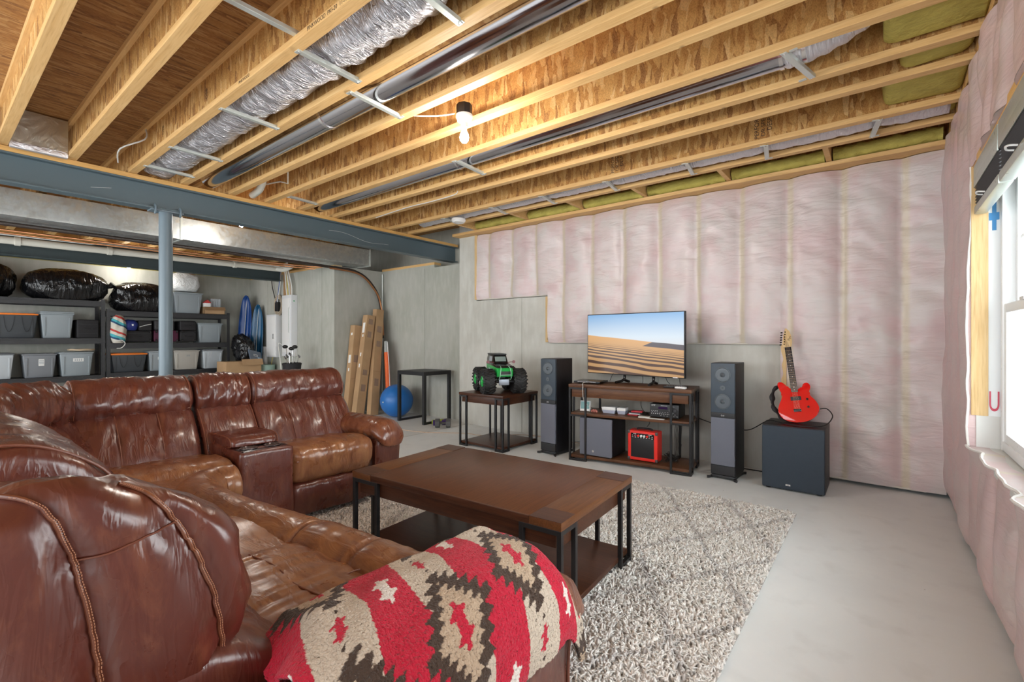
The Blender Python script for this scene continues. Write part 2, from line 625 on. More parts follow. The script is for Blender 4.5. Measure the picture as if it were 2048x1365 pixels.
ins = empty('wall_insulation', (-2, WY, 0), 0, 'pink insulation batts under clear film along the television wall', 'insulation')
b = MB()
for (x0, x1, zb) in ((-4.52, -3.30, 1.80), (-3.30, -.73, 1.195), (-.73, .40, .03)):
    nx = int((x1 - x0) / .03)
    nz = int((2.72 - zb) / .035)
    b.grid(lambda u, v: Vector((x0 + (x1 - x0) * u + 2, film_y(x0 + (x1 - x0) * u, zb + (2.72 - zb) * v, zb) - WY, zb + (2.72 - zb) * v)), nx, nz, True)
bmesh.ops.remove_doubles(b.bm, verts=b.bm.verts, dist=.0005)
f = b.build('batt_surface', M_pink, ins, True, auto=80)
b = MB()
for pts in ([(-4.53, 2.72), (-4.53, 1.80), (-3.30, 1.80), (-3.30, 1.195), (-.72, 1.195), (-.72, .04), (.36, .03)],):
    b.tube([(p[0] + 2, -.015 + .006 * noise.noise((p[0] * 9, p[1] * 9, 0)), p[1]) for p in
            [Vector(a).lerp(Vector(c), t / 14) for a, c in zip(pts, pts[1:]) for t in range(14)]], .009, 6)
b.build('film_edge', plain('film_edge', (.60, .56, .50), .4), ins)
for (x, z0, z1) in ((-4.545, 1.80, 2.72), (-3.325, 1.20, 1.78), (-.705, .46, 1.19)):
    p = struct(MB().bx((x - .022, WY - .035, z0), (x + .022, WY + .09, z1), .003).build('trim_5', M_stud))

# right (window) wall ---------------------------------------------------------------------
WX = .40
WZ0, WZ1, WN, WF = .66, 2.19, 1.05, 3.585
struct(MB().bx((.48, -1.5, 0), (.62, WN, 3.06)).bx((.48, WF + .0, 0), (.62, WY + .3, 3.06)).bx((.48, WN, 0), (.62, WF, WZ0 - .03))
       .bx((.48, WN, WZ1 + .02), (.62, WF, 3.06)).build('wall_right', M_conc, None, False))
RS = [4.6 - .405 * k for k in range(16)]


def film_x(y, z):
    d = min(abs(y - s) for s in RS) / .2025
    p = 1 - (1 - min(1, d)) ** 3
    x = WX + .012 - .028 * p
    x -= .030 * noise.noise((y * 2.4, z * 1.6, 8.1)) + .014 * noise.noise((y * 7, z * 6 + y * 5, 2.1))
    lo = max(0, 1 - z / .12)
    return x + lo * lo * .045


ins2 = empty('wall_insulation', (WX, 2, 0), 0, 'pink insulation batts under clear film around the window', 'insulation')
b = MB()
for (y0, y1, z0, z1) in ((WF, WY - .02, .03, 2.75), (WN, WF, .03, WZ0), (WN, WF, WZ1, 2.75), (-.9, WN, .03, 2.75)):
    b.grid(lambda u, v: Vector((film_x(y0 + (y1 - y0) * u, z0 + (z1 - z0) * v) - WX, y0 + (y1 - y0) * u - 2, z0 + (z1 - z0) * v)),
           max(2, int((y1 - y0) / .03)), max(2, int((z1 - z0) / .035)))
bmesh.ops.remove_doubles(b.bm, verts=b.bm.verts, dist=.004)
b.build('batt_surface', M_pink_r, ins2, True, auto=80)
b = MB()
pts = [Vector((0, WF, WZ1)).lerp(Vector((0, WF, WZ0)), t / 30) for t in range(31)]
b.tube([(film_x(WF, p.z) - WX - .002 + .006 * noise.noise((0, 0, p.z * 9)), p.y - 2 - .004 + .010 * noise.noise((3, 0, p.z * 6)), p.z) for p in pts], .006, 6)
pts = [Vector((0, WF, WZ0)).lerp(Vector((0, WN, WZ0)), t / 60) for t in range(61)]
b.tube([(film_x(p.y, p.z) - WX - .002 + .012 * noise.noise((p.y * 6, 0, 1)), p.y - 2, p.z + .010 * noise.noise((p.y * 5, 3, 1))) for p in pts], .007, 6)
b.build('film_edge', plain('film_edge_pale', (.80, .77, .74), .35), ins2)

b = MB()
b.grid(lambda u, v: Vector((film_x(WF, WZ0 + (WZ1 - WZ0) * u) - WX + .045 * v, WF - 2 - .002, WZ0 + (WZ1 - WZ0) * u)), 40, 2)
b.grid(lambda u, v: Vector((film_x(WN + (WF - WN) * u, WZ0) - WX + .08 * v, WN + (WF - WN) * u - 2, WZ0 - .001)), 60, 2)
b.grid(lambda u, v: Vector((film_x(WN + (WF - WN) * u, WZ1) - WX + .08 * v, WN + (WF - WN) * u - 2, WZ1 - .002)), 60, 2)
b.build('film_return', M_pink_r, ins2)

# window opening, sill, sashes
tyvek = plain('house_wrap', (.82, .85, .87), .5)
sillm = m_concrete('sill_concrete', (.60, .60, .58), (.70, .70, .68), (.64, .64, .61))
struct(MB().bx((WX - .012, WF - .012, WZ0 + .17), (WX + .055, WF + .012, WZ1), .002).build('trim_6', M_stud))
struct(MB().bx((WX + .055, WF - .004, WZ0 + .17), (.53, WF + .02, WZ1)).build('trim_7', tyvek, None, False))
struct(MB().bx((WX + .008, WF - .008, WZ0 - .02), (.53, WF + .02, WZ0 + .17)).build('trim_8', sillm, None, False))
struct(MB().bx((WX + .0, WN, WZ0 - .03), (.60, WF, WZ0 - .002)).build('trim_9', sillm, None, False))
struct(MB().bx((WX - .005, WN, WZ1 - .01), (.60, WF, WZ1 + .03), .003).build('trim_10', M_pine_y, None, False))
struct(MB().bx((.525, WF - .028, WZ0), (.545, WF - .004, WZ1)).build('trim_11', M_pine, None, False))
wrap = struct(MB().bx((.458, WF - .0065, 1.885), (.497, WF - .0045, 1.925)).bx((.470, WF - .0066, 1.83), (.486, WF - .0046, 1.98))
              .build('trim_12', plain('wrap_blue', (.05, .25, .55), .5), None, False))
text('trim_13', 'U', .155, plain('wrap_red', (.62, .07, .12), .5), wrap, (.478, WF - .006, .905), (R(90), 0, 0)).scale = (.42, 1, 1)
vinyl = plain('white_vinyl', (.84, .86, .87), .3)
GL = NT('window_glass', (.92, .97, .96), .02)
GL.set('Transmission Weight', 1).set('IOR', 1.1)
GL = GL.m


def sash(mb, gb, x, y0, y1, z0, z1, wd=.048, th=.032):
    mb.bx((x, y0, z0), (x + th, y0 + wd, z1), .005)
    mb.bx((x, y1 - wd, z0), (x + th, y1, z1), .005)
    mb.bx((x + .001, y0 + wd * .9, z0), (x + th - .001, y1 - wd * .9, z0 + wd), .005)
    mb.bx((x + .001, y0 + wd * .9, z1 - wd), (x + th - .001, y1 - wd * .9, z1), .005)
    gb.bx((x + th * .45, y0 + wd * .8, z0 + wd * .8), (x + th * .55, y1 - wd * .8, z1 - wd * .8))


for i, (y0, y1) in enumerate(((2.60, 3.57), (1.60, 2.57))):
    fr = MB()
    fr.bx((.50, y1 - .045, WZ0), (.60, y1, WZ1), .004).bx((.50, y0, WZ0), (.60, y0 + .045, WZ1), .004)
    fr.bx((.501, y0, WZ0 + .003), (.60, y1, WZ0 + .05), .004).bx((.501, y0, WZ1 - .05), (.60, y1, WZ1), .004)
    fo = struct(fr.build('window_%d' % (i + 1), vinyl))
    s1, g1 = MB(), MB()
    sash(s1, g1, .507, y0 + .045, y1 - .045, WZ0 + .045, 1.43)
    s1.build('lower_sash', vinyl, fo)
    g1.build('lower_pane', GL, fo, False)
    s2, g2 = MB(), MB()
    sash(s2, g2, .548, y0 + .045, y1 - .045, 1.39, WZ1 - .045)
    ym = (y0 + y1) / 2
    for k in (1, 2):
        yy = y0 + .09 + (y1 - y0 - .18) * k / 3
        s2.bx((.560, yy - .008, 1.42), (.568, yy + .008, WZ1 - .08))
    s2.bx((.560, y0 + .07, 1.76), (.568, y1 - .07, 1.776))
    s2.build('upper_sash', vinyl, fo)
    g2.build('upper_pane', GL, fo, False)
    MB().bx((.497, ym - .04, 1.425), (.515, ym + .04, 1.44), .003).build('sash_lock', M_white, fo)

# shades over the window: headrail, pleats, bottom rail, pull tab
M_sh = plain('shade_headrail', (.46, .50, .46), .3, .5)
M_shp = plain('shade_pleat', (.10, .10, .105), .6)
for i, (y0, y1) in enumerate(((2.90, 3.555), (2.19, 2.875))):
    yc = (y0 + y1) / 2
    L = y1 - y0
    t = empty('window_shade', (WX + .01, yc, 1.92), 0, ['raised grey-green pleated shade at the corner end of the window head',
              'raised grey-green pleated shade nearer the camera, cut by the picture edge'][i], 'window shade', 'raised shades over the window')
    MB().box((.012, 0, .225), (.055, L, .075), None, .006).box((-.012, 0, .20), (.006, L, .11), None, .002).build('headrail', M_sh, t)
    b = MB()
    poly = []
    nz = 9
    for k in range(nz * 2 + 1): poly.append((-.010 + (k % 2) * .018, .045 + k * .145 / (nz * 2)))
    for k in range(nz * 2, -1, -1): poly.append((.045 - (k % 2) * .018, .045 + k * .145 / (nz * 2)))
    b.prism(poly, -L / 2 + .004, L / 2 - .004, Matrix(((1, 0, 0, 0), (0, 0, 1, 0), (0, 1, 0, 0), (0, 0, 0, 1))))
    b.build('pleats', M_shp, t, False)
    MB().box((.012, 0, .022), (.05, L, .045), None, .008).build('bottom_rail', M_sh, t)
    MB().tube([(-.015, -.03, .04), (-.035, -.028, .045), (-.042, 0, .05), (-.035, .028, .045), (-.015, .03, .04)], .004, 6, smooth=3).build('pull_tab', M_white, t)

# ------------------------------------------------------------------ joists
JY = [.42, .82, 1.23, 1.635, 2.065, 2.43, 2.82, 3.25, 3.56, 4.09, 4.44]
JN = ['floor joist leftmost in the picture, passing beside the foil board', 'floor joist to the right of the foil board above the steel beam',
      'floor joist on the left of the crinkled foil duct', 'floor joist between the crinkled foil duct and the shiny round duct',
      'floor joist just right of the long shiny round duct', 'floor joist that carries the ceiling lamp holder',
      'floor joist on the near side of the round duct with the crinkled elbow', 'floor joist on the far side of the round duct with the crinkled elbow',
      'floor joist second before the white foil duct', 'floor joist directly before the white foil duct',
      'floor joist between the white foil duct and the television wall']


def joist(x0, x1):
    r = empty('floor_joist', (0, 0, 2.76))
    L = x1 - x0
    MB().bx((x0, -.031, 0), (x1, .031, .038), .002).build('bottom_flange', M_pine, r, False)
    MB().bx((x0, -.031, .262), (x1, .031, .30), .002).build('top_flange', M_pine, r, False)
    MB().bx((x0, -.005, .036), (x1, .005, .264)).build('web', M_osb, r, False)
    return r


J0 = joist(-10.3, .41)
for i, y in enumerate(JY):
    j = J0 if i == 0 else copy_tree(J0)
    j.location = ((i * 37 % 7) * .0, y, 2.76)
    tag(j, JN[i], 'joist', 'engineered floor joists under the subfloor')
JS = sorted([o for o in bpy.data.objects if o.name.startswith('floor_joist')], key=lambda o: o.location.y)
text('flange_print', 'PINKWOOD  PKI-20  11-7/8', .030, M_ink, JS[2], (-2.05, -.0315, .018), (R(90), 0, 0), .0002)
text('flange_print', 'PINKWOOD', .026, M_ink, JS[2], (-2.95, -.0315, .018), (R(90), 0, 0), .0002)
for x in (-.72, -1.95): text('web_print', 'PERFORM\nDR SPEC\nDESP', .045, M_ink, JS[9], (x, -.0055, .15), (R(90), R(-90), 0), .0002)
for x in (-3.6, -4.5): text('web_print', 'OSB', .04, M_ink, JS[2], (x, -.0055, .15), (R(90), R(-90), 0), .0002)
# rim joist plates over the television wall, with yellow batts between blocks
struct(MB().bx((-4.9, 4.83, 2.725), (.45, 5.1, 2.76)).build('trim_15', M_pine, None, False))
struct(MB().bx((-4.9, 5.05, 2.76), (.45, 5.1, 3.06)).build('trim_16', M_osb, None, False))
struct(MB().bx((.40, -1.4, 2.76), (.48, 5.1, 3.06)).build('trim_17', M_osb, None, False))
bk = [-4.45, -3.55, -2.75, -1.98, -1.15, -.35, .40]
roll = ['far left end of the wall', 'second bay from the left', 'above the stepped concrete', 'above the television', 'above the right tower speaker', 'at the room corner']
for i, (a, c) in enumerate(zip(bk, bk[1:])):
    g = MB().bx((a - .02, 4.475, 2.765), (a + .02, 4.99, 3.05), .002).build('blocking', M_pine, None, False)
    tag(g, 'wood block over the wall, left of the yellow insulation ' + roll[i], 'wood block', 'blocks over the television wall')
    b = MB()
    n = 30
    b.grid(lambda u, v: Vector((a + .03 + (c - a - .06) * u, 4.86 + .07 * math.cos(v * 2 * PI) + .012 * noise.noise((u * 14, v * 6, i)),
                                2.82 + .055 * math.sin(v * 2 * PI) + .014 * noise.noise((u * 17, v * 5, i + 5)))), n, 18)
    bmesh.ops.remove_doubles(b.bm, verts=b.bm.verts, dist=.0005)
    tag(b.build('insulation_roll', M_yellow), 'yellow insulation tucked over the wall top, ' + roll[i], 'insulation roll', 'yellow insulation along the wall top')
spots = ['before the shiny elbow duct', 'beside the elbow duct', 'second bay from the last joist', 'above the white foil duct end', 'in the bay nearest the room corner']
for i, (a, c) in enumerate(zip(JY[5:], JY[6:])):
    b = MB().box((.24 - .03 * (i % 2), (a + c) / 2, 2.93), (.32 + .08 * (i % 2), c - a - .02, .24), None, .05, 3)
    for v in b.bm.verts: v.co += Vector((.02 * noise.noise(v.co * 9), 0, .02 * noise.noise(v.co * 11)))
    tag(b.build('insulation_batt', M_yellow), 'yellow insulation filling the joist end over the window, ' + spots[i], 'insulation', 'yellow batts in the joist ends')

# ------------------------------------------------------------------ steel beams and column
def ibeam(mb, x0, y0, y1, z0, z1, wd=.13, tf=.014, tw=.010):
    mb.bx((x0 - wd, y0, z0), (x0, y1, z0 + tf), .002).bx((x0 - wd, y0, z1 - tf), (x0, y1, z1), .002)
    mb.bx((x0 - wd / 2 - tw / 2, y0, z0 + tf * .9), (x0 - wd / 2 + tw / 2, y1, z1 - tf * .9))


b = MB()
ibeam(b, -5.37, -3.4, 5.42, 2.475, 2.715)
bm_ = tag(empty('steel_beam', (0, 0, 0)), 'blue-grey steel I-beam carrying the joists, standing on the round post', 'steel beam')
b.build('beam', M_steel_paint, bm_, False)
MB().bx((-5.50, -3.4, 2.716), (-5.37, 5.42, 2.757), .002).build('nailer_plate', M_pine_y, bm_, False)
b = MB()
pts = [(-5.433 + .009, 3.2 + .06 * k, 2.60 + .02 * math.sin(k * .5) - .004 * k) for k in range(16)]
b.tube(pts, .0016, 4)
b.tube([(-5.424, .95 + .02 * k, 2.57 + .004 * k) for k in range(8)], .0013, 4)
b.build('scratch', M_label, bm_)
b = MB()
ibeam(b, -8.58, -3.4, 4.13, 2.29, 2.56, .15)
t = tag(empty('steel_beam', (0, 0, 0)), 'dark steel I-beam in front of the shelves behind the white pipe', 'steel beam')
b.build('beam', M_steel_dark, t, False)
MB().bx((-8.73, -3.4, 2.56), (-8.58, 4.13, 2.60)).build('nailer_plate', M_pine_y, t, False)

col = tag(empty('support_post', (-5.435, 1.50, 0)), 'round blue-grey steel post under the front steel beam, behind the sofa', 'post')
MB().cyl((0, 0, .012), (0, 0, 2.460), .056, seg=36).build('tube', M_steel_col, col)
MB().box((0, 0, .006), (.2, .2, .012)).build('base_plate', M_steel_col, col, False)
MB().box((0, 0, 2.4665), (.13, .26, .013)).build('cap_plate', M_steel_col, col, False)
for yy in (-.10, .10):
    b = MB()
    b.tube([(.055, yy, 2.43), (.078, yy, 2.45), (.082, yy, 2.49), (.062, yy, 2.515), (.045, yy, 2.50)], .009, 6, smooth=4)
    b.build('clamp', M_steel_col, col)

# ------------------------------------------------------------------ ducts and straps
def strap(x, y0, y1, z, lab, rot=0, dz=0, wd=.030):
    o = empty('duct_strap', (x, (y0 + y1) / 2, z))
    L = y1 - y0
    ax = Matrix.Rotation(rot, 4, 'Z') @ Matrix.Rotation(dz, 4, 'X')
    b = MB().box((0, 0, -.002), (wd, L, .003), ax).box((wd / 2, 0, .008), (.003, L, .020), ax).box((-wd / 2, 0, .004), (.003, L, .012), ax)
    b.box((0, -L / 2 + .01, .001), (wd * 1.3, .02, .004), ax).box((0, L / 2 - .01, .001), (wd * 1.3, .02, .004), ax)
    b.build('rail', M_strap, o, False)
    b = MB()
    for yy in (-L / 2 + .012, L / 2 - .012): b.cyl(ax @ Vector((0, yy, -.008)), ax @ Vector((0, yy, .0)), .005, seg=8)
    b.build('screw', M_chrome, o)
    return tag(o, lab, 'duct strap', 'galvanised straps between joists')


def crinkle_duct(name, y, z, r, x0, x1, mat, lab, amp=.02, n=150, seg=28, sag=0, squash=.85, freq=20):
    b = MB()
    rings = []
    for i in range(n + 1):
        x = x0 + (x1 - x0) * i / n
        ring = []
        pinch = 1
        for xs in STR.get(name + lab, []): pinch -= .16 * math.exp(-((x - xs) / .05) ** 2)
        for k in range(seg):
            a = 2 * PI * k / seg
            rr = r * pinch + amp * noise.noise((x * freq, math.cos(a) * 2, math.sin(a) * 2)) + amp * .6 * noise.noise((x * 6, a * 2 if k < seg / 2 else (2 * PI - a) * 2, 7))
            ring.append(b.bm.verts.new((x, y + rr * math.cos(a), z + rr * squash * math.sin(a) - sag * math.sin(PI * ((x * .55) % 1)))))
        rings.append(ring)
    for A, B in zip(rings, rings[1:]):
        for k in range(seg): b.bm.faces.new((A[k], A[(k + 1) % seg], B[(k + 1) % seg], B[k]))
    b.bm.faces.new(rings[0]); b.bm.faces.new(rings[-1])
    return tag(b.build(name, mat, None, True, auto=180), lab, 'duct')


SX = [-5.06, -4.41, -3.41, -2.41, -1.58, -.8]
L1 = 'crinkled silver insulated duct between the second and third joists beyond the foil board'
STR = {'insulated_duct' + L1: SX}
crinkle_duct('insulated_duct', 1.432, 2.905, .155, -5.36, .2, M_foil, L1, .030, 230, 30, .01)
for i, x in enumerate(SX[:5]):
    strap(x, 1.235, 1.62, 2.757, 'metal strap under the crinkled foil duct, ' + ['nearest the steel beam', 'second from the steel beam', 'third from the steel beam', 'fourth from the steel beam', 'at the top edge of the picture'][i], R(2))
strap(-2.35, .83, 1.22, 2.80, 'loose metal strap across the empty bay in front of the foil duct', R(0), R(0))
# smooth round duct
d2 = tag(empty('round_duct', (0, 1.86, 2.875)), 'long smooth shiny round duct with a slotted clamp band', 'duct')
MB().cyl((-5.36, 0, 0), (.2, 0, 0), .095, seg=40).build('pipe', M_pipe, d2)
b = MB()
for x in (-3.15, -1.0):
    b.lathe([(.096, -.012), (.101, -.012), (.101, .012), (.096, .012)], (x, 0, 0), 40, Matrix.Rotation(R(90), 4, 'Y'))
b.build('band', M_chrome, d2)
strap(-2.57, 1.64, 2.06, 2.757, 'metal strap under the long smooth round duct', R(4))
d3 = tag(empty('round_duct', (0, 3.035, 2.870)), 'shiny round duct whose right end turns up in a crinkled elbow', 'duct')
MB().cyl((-5.36, 0, 0), (-.40, 0, 0), .088, seg=40).build('pipe', M_pipe, d3)
b = MB()
b.tube([(-.42, 0, 0), (-.32, 0, 0), (-.24, -.005, .01), (-.15, -.02, .03), (-.06, -.04, .06), (.04, -.05, .09), (.14, -.05, .11)], .092, 28, smooth=5,
       rf=lambda t: 1 - .14 * t + .05 * math.sin(t * 44))
b.build('elbow', M_foil_w, d3)
b = MB()
for x in (-2.98, -.44, -.33):
    b.lathe([(.089, -.010), (.094, -.010), (.094, .010), (.089, .010)], (x, 0, 0), 40, Matrix.Rotation(R(90), 4, 'Y'))
b.build('band', M_chrome, d3)
strap(-2.86, 2.83, 3.24, 2.757, 'metal strap under the left part of the elbow duct', R(4))
strap(-.36, 2.83, 3.22, 2.760, 'metal strap under the right part of the elbow duct', R(-14))
L3 = 'white foil-wrapped duct beside the last joist near the television wall'
SW = [-4.35, -3.55, -2.85, -2.1, -1.34, -.73, -.03]
STR['insulated_duct' + L3] = SW
crinkle_duct('insulated_duct', 4.265, 2.84, .095, -4.9, .36, M_foil_w, L3, .012, 170, 20, 0, .8)
for i, x in enumerate(SW):
    strap(x, 4.10, 4.43, 2.757, 'metal strap under the white foil duct, ' + ['farthest left', 'second from the left', 'third from the left', 'fourth from the left', 'third from the right', 'second from the right', 'nearest the window'][i], R(8))
strap(-4.98, 2.46, 2.80, 2.757, 'metal strap beside the pipe stub near the steel beam', R(6))
# foil board plugs beside the beam
for i, (y0, y1) in enumerate(((.452, .788), (.03, .388))):
    t = tag(empty('foil_board', (-5.30, (y0 + y1) / 2, 2.75)), ['shiny foil board closing the bay above the steel beam', 'shiny foil board at the picture edge above the steel beam'][i], 'foil board')
    MB().box((-.02, 0, .165), (.03, y1 - y0, .27), None, .002).build('panel', M_foilboard, t, False)
    MB().box((-.012, 0, .012), (.05, y1 - y0, .05), None, .012).build('taped_edge', M_foil_w, t)

# big rectangular duct
d = tag(empty('trunk_duct', (-6.61, 0, 2.44)), 'wide galvanised rectangular trunk duct hanging behind the steel beam', 'duct')
MB().bx((-.62, -3.4, 0), (0, 4.64, .262), .003).build('sheet_body', M_galv, d, False)
b = MB()
for y in (1.98, 4.63, -.2): b.bx((-.63, y - .012, -.008), (.008, y + .012, .270))
b.build('seam_cleat', M_strap, d, False)
# pipes under it
def run(name, pts, r, mat, lab, cat, sm=4, seg=10, group=None):
    return tag(MB().tube(pts, r, seg, smooth=sm).build(name, mat), lab, cat, group)


pv = tag(empty('drain_pipe', (-8.28, 0, 2.43)), 'long white plastic drain pipe running below the trunk duct', 'pipe')
MB().cyl((0, -3.4, -.03), (0, 3.98, .03), .045, seg=24).build('pipe', M_pvc, pv)
b = MB()
for y in (.75, 1.62, 3.2): b.cyl((0, y, -.03 + (y + 3.4) * .008), (0, y + .05, -.03 + (y + 3.45) * .008), .055, seg=24)
b.build('coupling', M_pvc, pv)
MB().tube([(.0, 3.9, .03), (.2, 3.93, .0), (.42, 3.95, .04)], .04, 12, smooth=4).build('elbow', M_pvc, pv)
run('gas_pipe', [(-7.3, -3.2, 2.40), (-7.3, 3.0, 2.40), (-7.0, 4.0, 2.385)], .012, M_copper, 'copper pipe nearest the underside of the trunk duct', 'pipe')
run('gas_pipe', [(-7.45, -3.2, 2.39), (-7.45, 2.6, 2.39), (-7.2, 4.0, 2.37)], .010, M_copper, 'thinner copper pipe beside the other copper pipe', 'pipe')
run('cable', [(-7.8, -3.2, 2.43), (-7.75, 1.0, 2.42), (-7.7, 1.6, 2.44), (-7.75, 3.9, 2.42)], .008, M_cablew, 'pale cable strung between the copper pipes and the drain pipe', 'cable')
run('black_pipe', [(-6.92, -3.2, 2.40), (-6.90, 2.0, 2.40), (-6.88, 4.05, 2.385), (-6.86, 4.55, 2.35), (-6.87, 4.85, 2.17), (-6.88, 5.03, 1.85), (-6.88, 5.08, 1.25)], .022, M_hose,
    'black flexible pipe curving down into the corner above the tall boxes', 'pipe', 6)
run('black_pipe', [(-6.84, 4.05, 2.36), (-6.82, 4.55, 2.32), (-6.82, 4.83, 2.12), (-6.83, 5.0, 1.85), (-6.83, 5.06, 1.30)], .014, M_copper,
    'thin copper line following the curved black pipe', 'pipe', 6)
run('conduit', [(-6.93, 5.11, .3), (-6.93, 5.11, 2.38)], .013, M_strap, 'straight metal conduit in the concrete corner', 'conduit', 0)
# pipe stub, loose wires under the joists
st = tag(empty('vent_elbow', (-5.15, 2.26, 2.80)), 'white plastic elbow and thin pipe loop between joists at the beam', 'pipe')
MB().tube([(-.2, 0, 0), (.0, -.02, .01), (.10, -.03, .06), (.13, -.03, .14)], .036, 14, smooth=4).build('elbow', M_pvc, st)
MB().tube([(.05, .02, .07), (.30, .06, .06), (.42, .08, .02), (.42, .08, .16)], .007, 6).build('thin_pipe', M_pvc, st)
run('cable', [(-5.25, 1.10, 2.79), (-4.95, 1.05, 2.82), (-4.8, 1.18, 2.90), (-4.85, 1.2, 3.0)], .006, M_cablew, 'white cable end drooping beside the crinkled foil duct', 'cable')
run('cable', [(-4.9, 3.52, 2.74), (-4.3, 3.50, 2.755), (-3.9, 3.50, 2.75), (-3.55, 3.52, 2.765), (-3.5, 3.53, 2.80)], .005, M_cablew, 'white cable sagging under a joist near the beam end', 'cable')
run('cable', [(-2.62, 2.08, 2.80), (-2.45, 2.14, 2.765), (-2.33, 2.2, 2.755), (-2.28, 2.27, 2.78)], .005, M_cablew, 'white cable feeding the ceiling lamp holder', 'cable')
tag(MB().lathe([(.0, 0), (.07, .005), (.09, .03), (.085, .05), (.0, .052)], (-4.15, 4.2, 2.69), 20).build('smoke_detector', M_white), 'white round cap under the white foil duct', 'ceiling cap')


# ------------------------------------------------------------------ bulbs
def bulb_mat():
    t = NT('bulb_glow', (1, 1, 1), .3)
    t.set('Emission Color', (1, .95, .88)).set('Emission Strength', 60)
    return t.m


M_bulb = bulb_mat()


def lamp(loc, power, lab, box=True):
    o = tag(empty('ceiling_lamp', loc), lab, 'lamp')
    if box: MB().cyl((0, 0, .165), (0, 0, .235), .052, seg=8).build('junction_box', M_black, o)
    MB().lathe([(.0, .085), (.022, .085), (.024, .115), (.045, .125), (.056, .15), (.056, .166), (0, .166)], seg=28).build('lamp_holder', M_white, o)
    MB().lathe([(0, -.02), (.016, -.016), (.028, .0), (.031, .018), (.027, .038), (.016, .062), (.013, .09), (0, .09)], seg=24).build('bulb', M_bulb, o)
    l = bpy.data.lights.new('bulb_light', 'POINT')
    l.energy = power
    l.color = (1, .93, .84)
    l.shadow_soft_size = .04
    q = bpy.data.objects.new('bulb_light', l)
    q.location = (0, 0, -.06)
    q.parent = o
    COL.objects.link(q)
    return o


lamp((-2.19, 2.27, 2.575), 30, 'bare glowing bulb in a white holder in the middle of the ceiling')
lamp((-5.93, 2.38, 2.58), 9, 'glowing bulb just below the blue-grey steel beam', True)
lamp((-9.70, 2.17, 2.41), 9, 'glowing bulb on the storage wall above the black bags')
# PART3
# ------------------------------------------------------------------ furniture with dark iron legs
def iron_legs(t, L, Wd, h, du=.17, dv=.11, z0=0, s=.020, names='leg'):
    """corner legs made of square bars: a post at the corner and one along each side, tied top and bottom"""
    for sx in (-1, 1):
        for sy in (-1, 1):
            b = MB()
            cx, cy = sx * (L / 2 - s / 2), sy * (Wd / 2 - s / 2)
            for px, py in ((cx, cy), (cx - sx * du, cy), (cx, cy - sy * dv)):
                b.box((px, py, (z0 + h) / 2), (s, s, h - z0), None, .002)
            for z in (z0 + s / 2, h - s / 2):
                b.box((cx - sx * du / 2, cy, z), (du, s * .98, s), None, .002)
                b.box((cx, cy - sy * dv / 2, z), (s * .98, dv, s), None, .002)
            b.build(names, M_iron, t, False)


# coffee table
ct = empty('coffee_table', (-1.747, 2.016, .02), R(3.6), 'large dark wood coffee table with iron bar legs standing on the shag rug', 'coffee table')
L, W_ = 1.37, .82
MB().bx((-L / 2 + .16, -W_ / 2 + .004, .428), (L / 2 - .16, W_ / 2 - .004, .462), .003).build('top_panel', M_table_top, ct)
for s in (-1, 1):
    MB().bx((s * (L / 2 - .16), -W_ / 2, .427), (s * L / 2, W_ / 2, .463), .004).build('end_band', M_table_l, ct)
for s in (-1, 1):
    MB().bx((-L / 2 + .16, s * (W_ / 2 - .006) - .006, .427), (L / 2 - .16, s * (W_ / 2 - .006) + .006, .4625), .003).build('side_band', M_table, ct)
    MB().box((0, s * (W_ / 2 - .035), .385), (L - .08, .022, .085), None, .002).build('apron', M_table, ct)
    MB().box((s * (L / 2 - .035), 0, .385), (.022, W_ - .09, .085), None, .002).build('apron', M_table, ct)
iron_legs(ct, L - .004, W_ - .004, .427, .19, .13, 0, .022)
MB().bx((-L / 2 + .02, -W_ / 2 + .02, .035), (L / 2 - .02, W_ / 2 - .02, .062), .003).build('lower_shelf', M_table, ct)

for sx in (-1, 1):
    for sy in (-1, 1): MB().box((sx * (L / 2 - .08), sy * (W_ / 2 - .065), .4634), (.158, .128, .0016)).build('corner_inlay', M_table, ct, False)
# side table
sd = empty('side_table', (-3.56, 4.275, 0), 0, 'square dark wood side table with iron legs under the toy monster truck', 'side table')
MB().box((0, 0, .605), (.67, .66, .03), None, .004).build('top', M_table, sd)
for s in (-1, 1):
    MB().box((0, s * .30, .55), (.60, .022, .08), None, .002).build('apron', M_table, sd)
    MB().box((s * .305, 0, .55), (.022, .58, .08), None, .002).build('apron', M_table, sd)
iron_legs(sd, .665, .655, .59, .10, .10)
MB().box((0, 0, .04), (.63, .62, .026), None, .003).build('lower_shelf', M_table, sd)

# television stand
TR = R(7.8)
tvp = Vector((-1.965, 4.462, 0))
tv_u = Vector((math.cos(TR), math.sin(TR), 0))
tv_v = Vector((-math.sin(TR), math.cos(TR), 0))


def tvw(u, v, z=0): return tvp + tv_u * u + tv_v * v + Vector((0, 0, z))


M_tvwood = m_wood('media_wood', (.075, .028, .013), (.16, .070, .030), (.035, .014, .008), 0, 2.2, .38, False, .12)
ts = empty('media_console', tvp, TR, 'dark wood television stand with iron bar legs and two open shelves', 'television stand')
TL, TW = 1.20, .45
MB().box((0, 0, .765), (TL, TW, .032), None, .004).build('top', M_tvwood, ts)
for s in (-1, 1):
    MB().box((0, s * (TW / 2 - .03), .70), (TL - .06, .022, .10), None, .002).build('apron', M_tvwood, ts)
    MB().box((s * (TL / 2 - .03), 0, .70), (.022, TW - .09, .10), None, .002).build('apron', M_tvwood, ts)
iron_legs(ts, TL - .004, TW - .004, .749, .17, .10)
MB().box((0, 0, .475), (TL - .02, TW - .03, .028), None, .003).build('middle_shelf', M_tvwood, ts)
MB().box((0, 0, .045), (TL - .02, TW - .03, .028), None, .003).build('bottom_shelf', M_tvwood, ts)
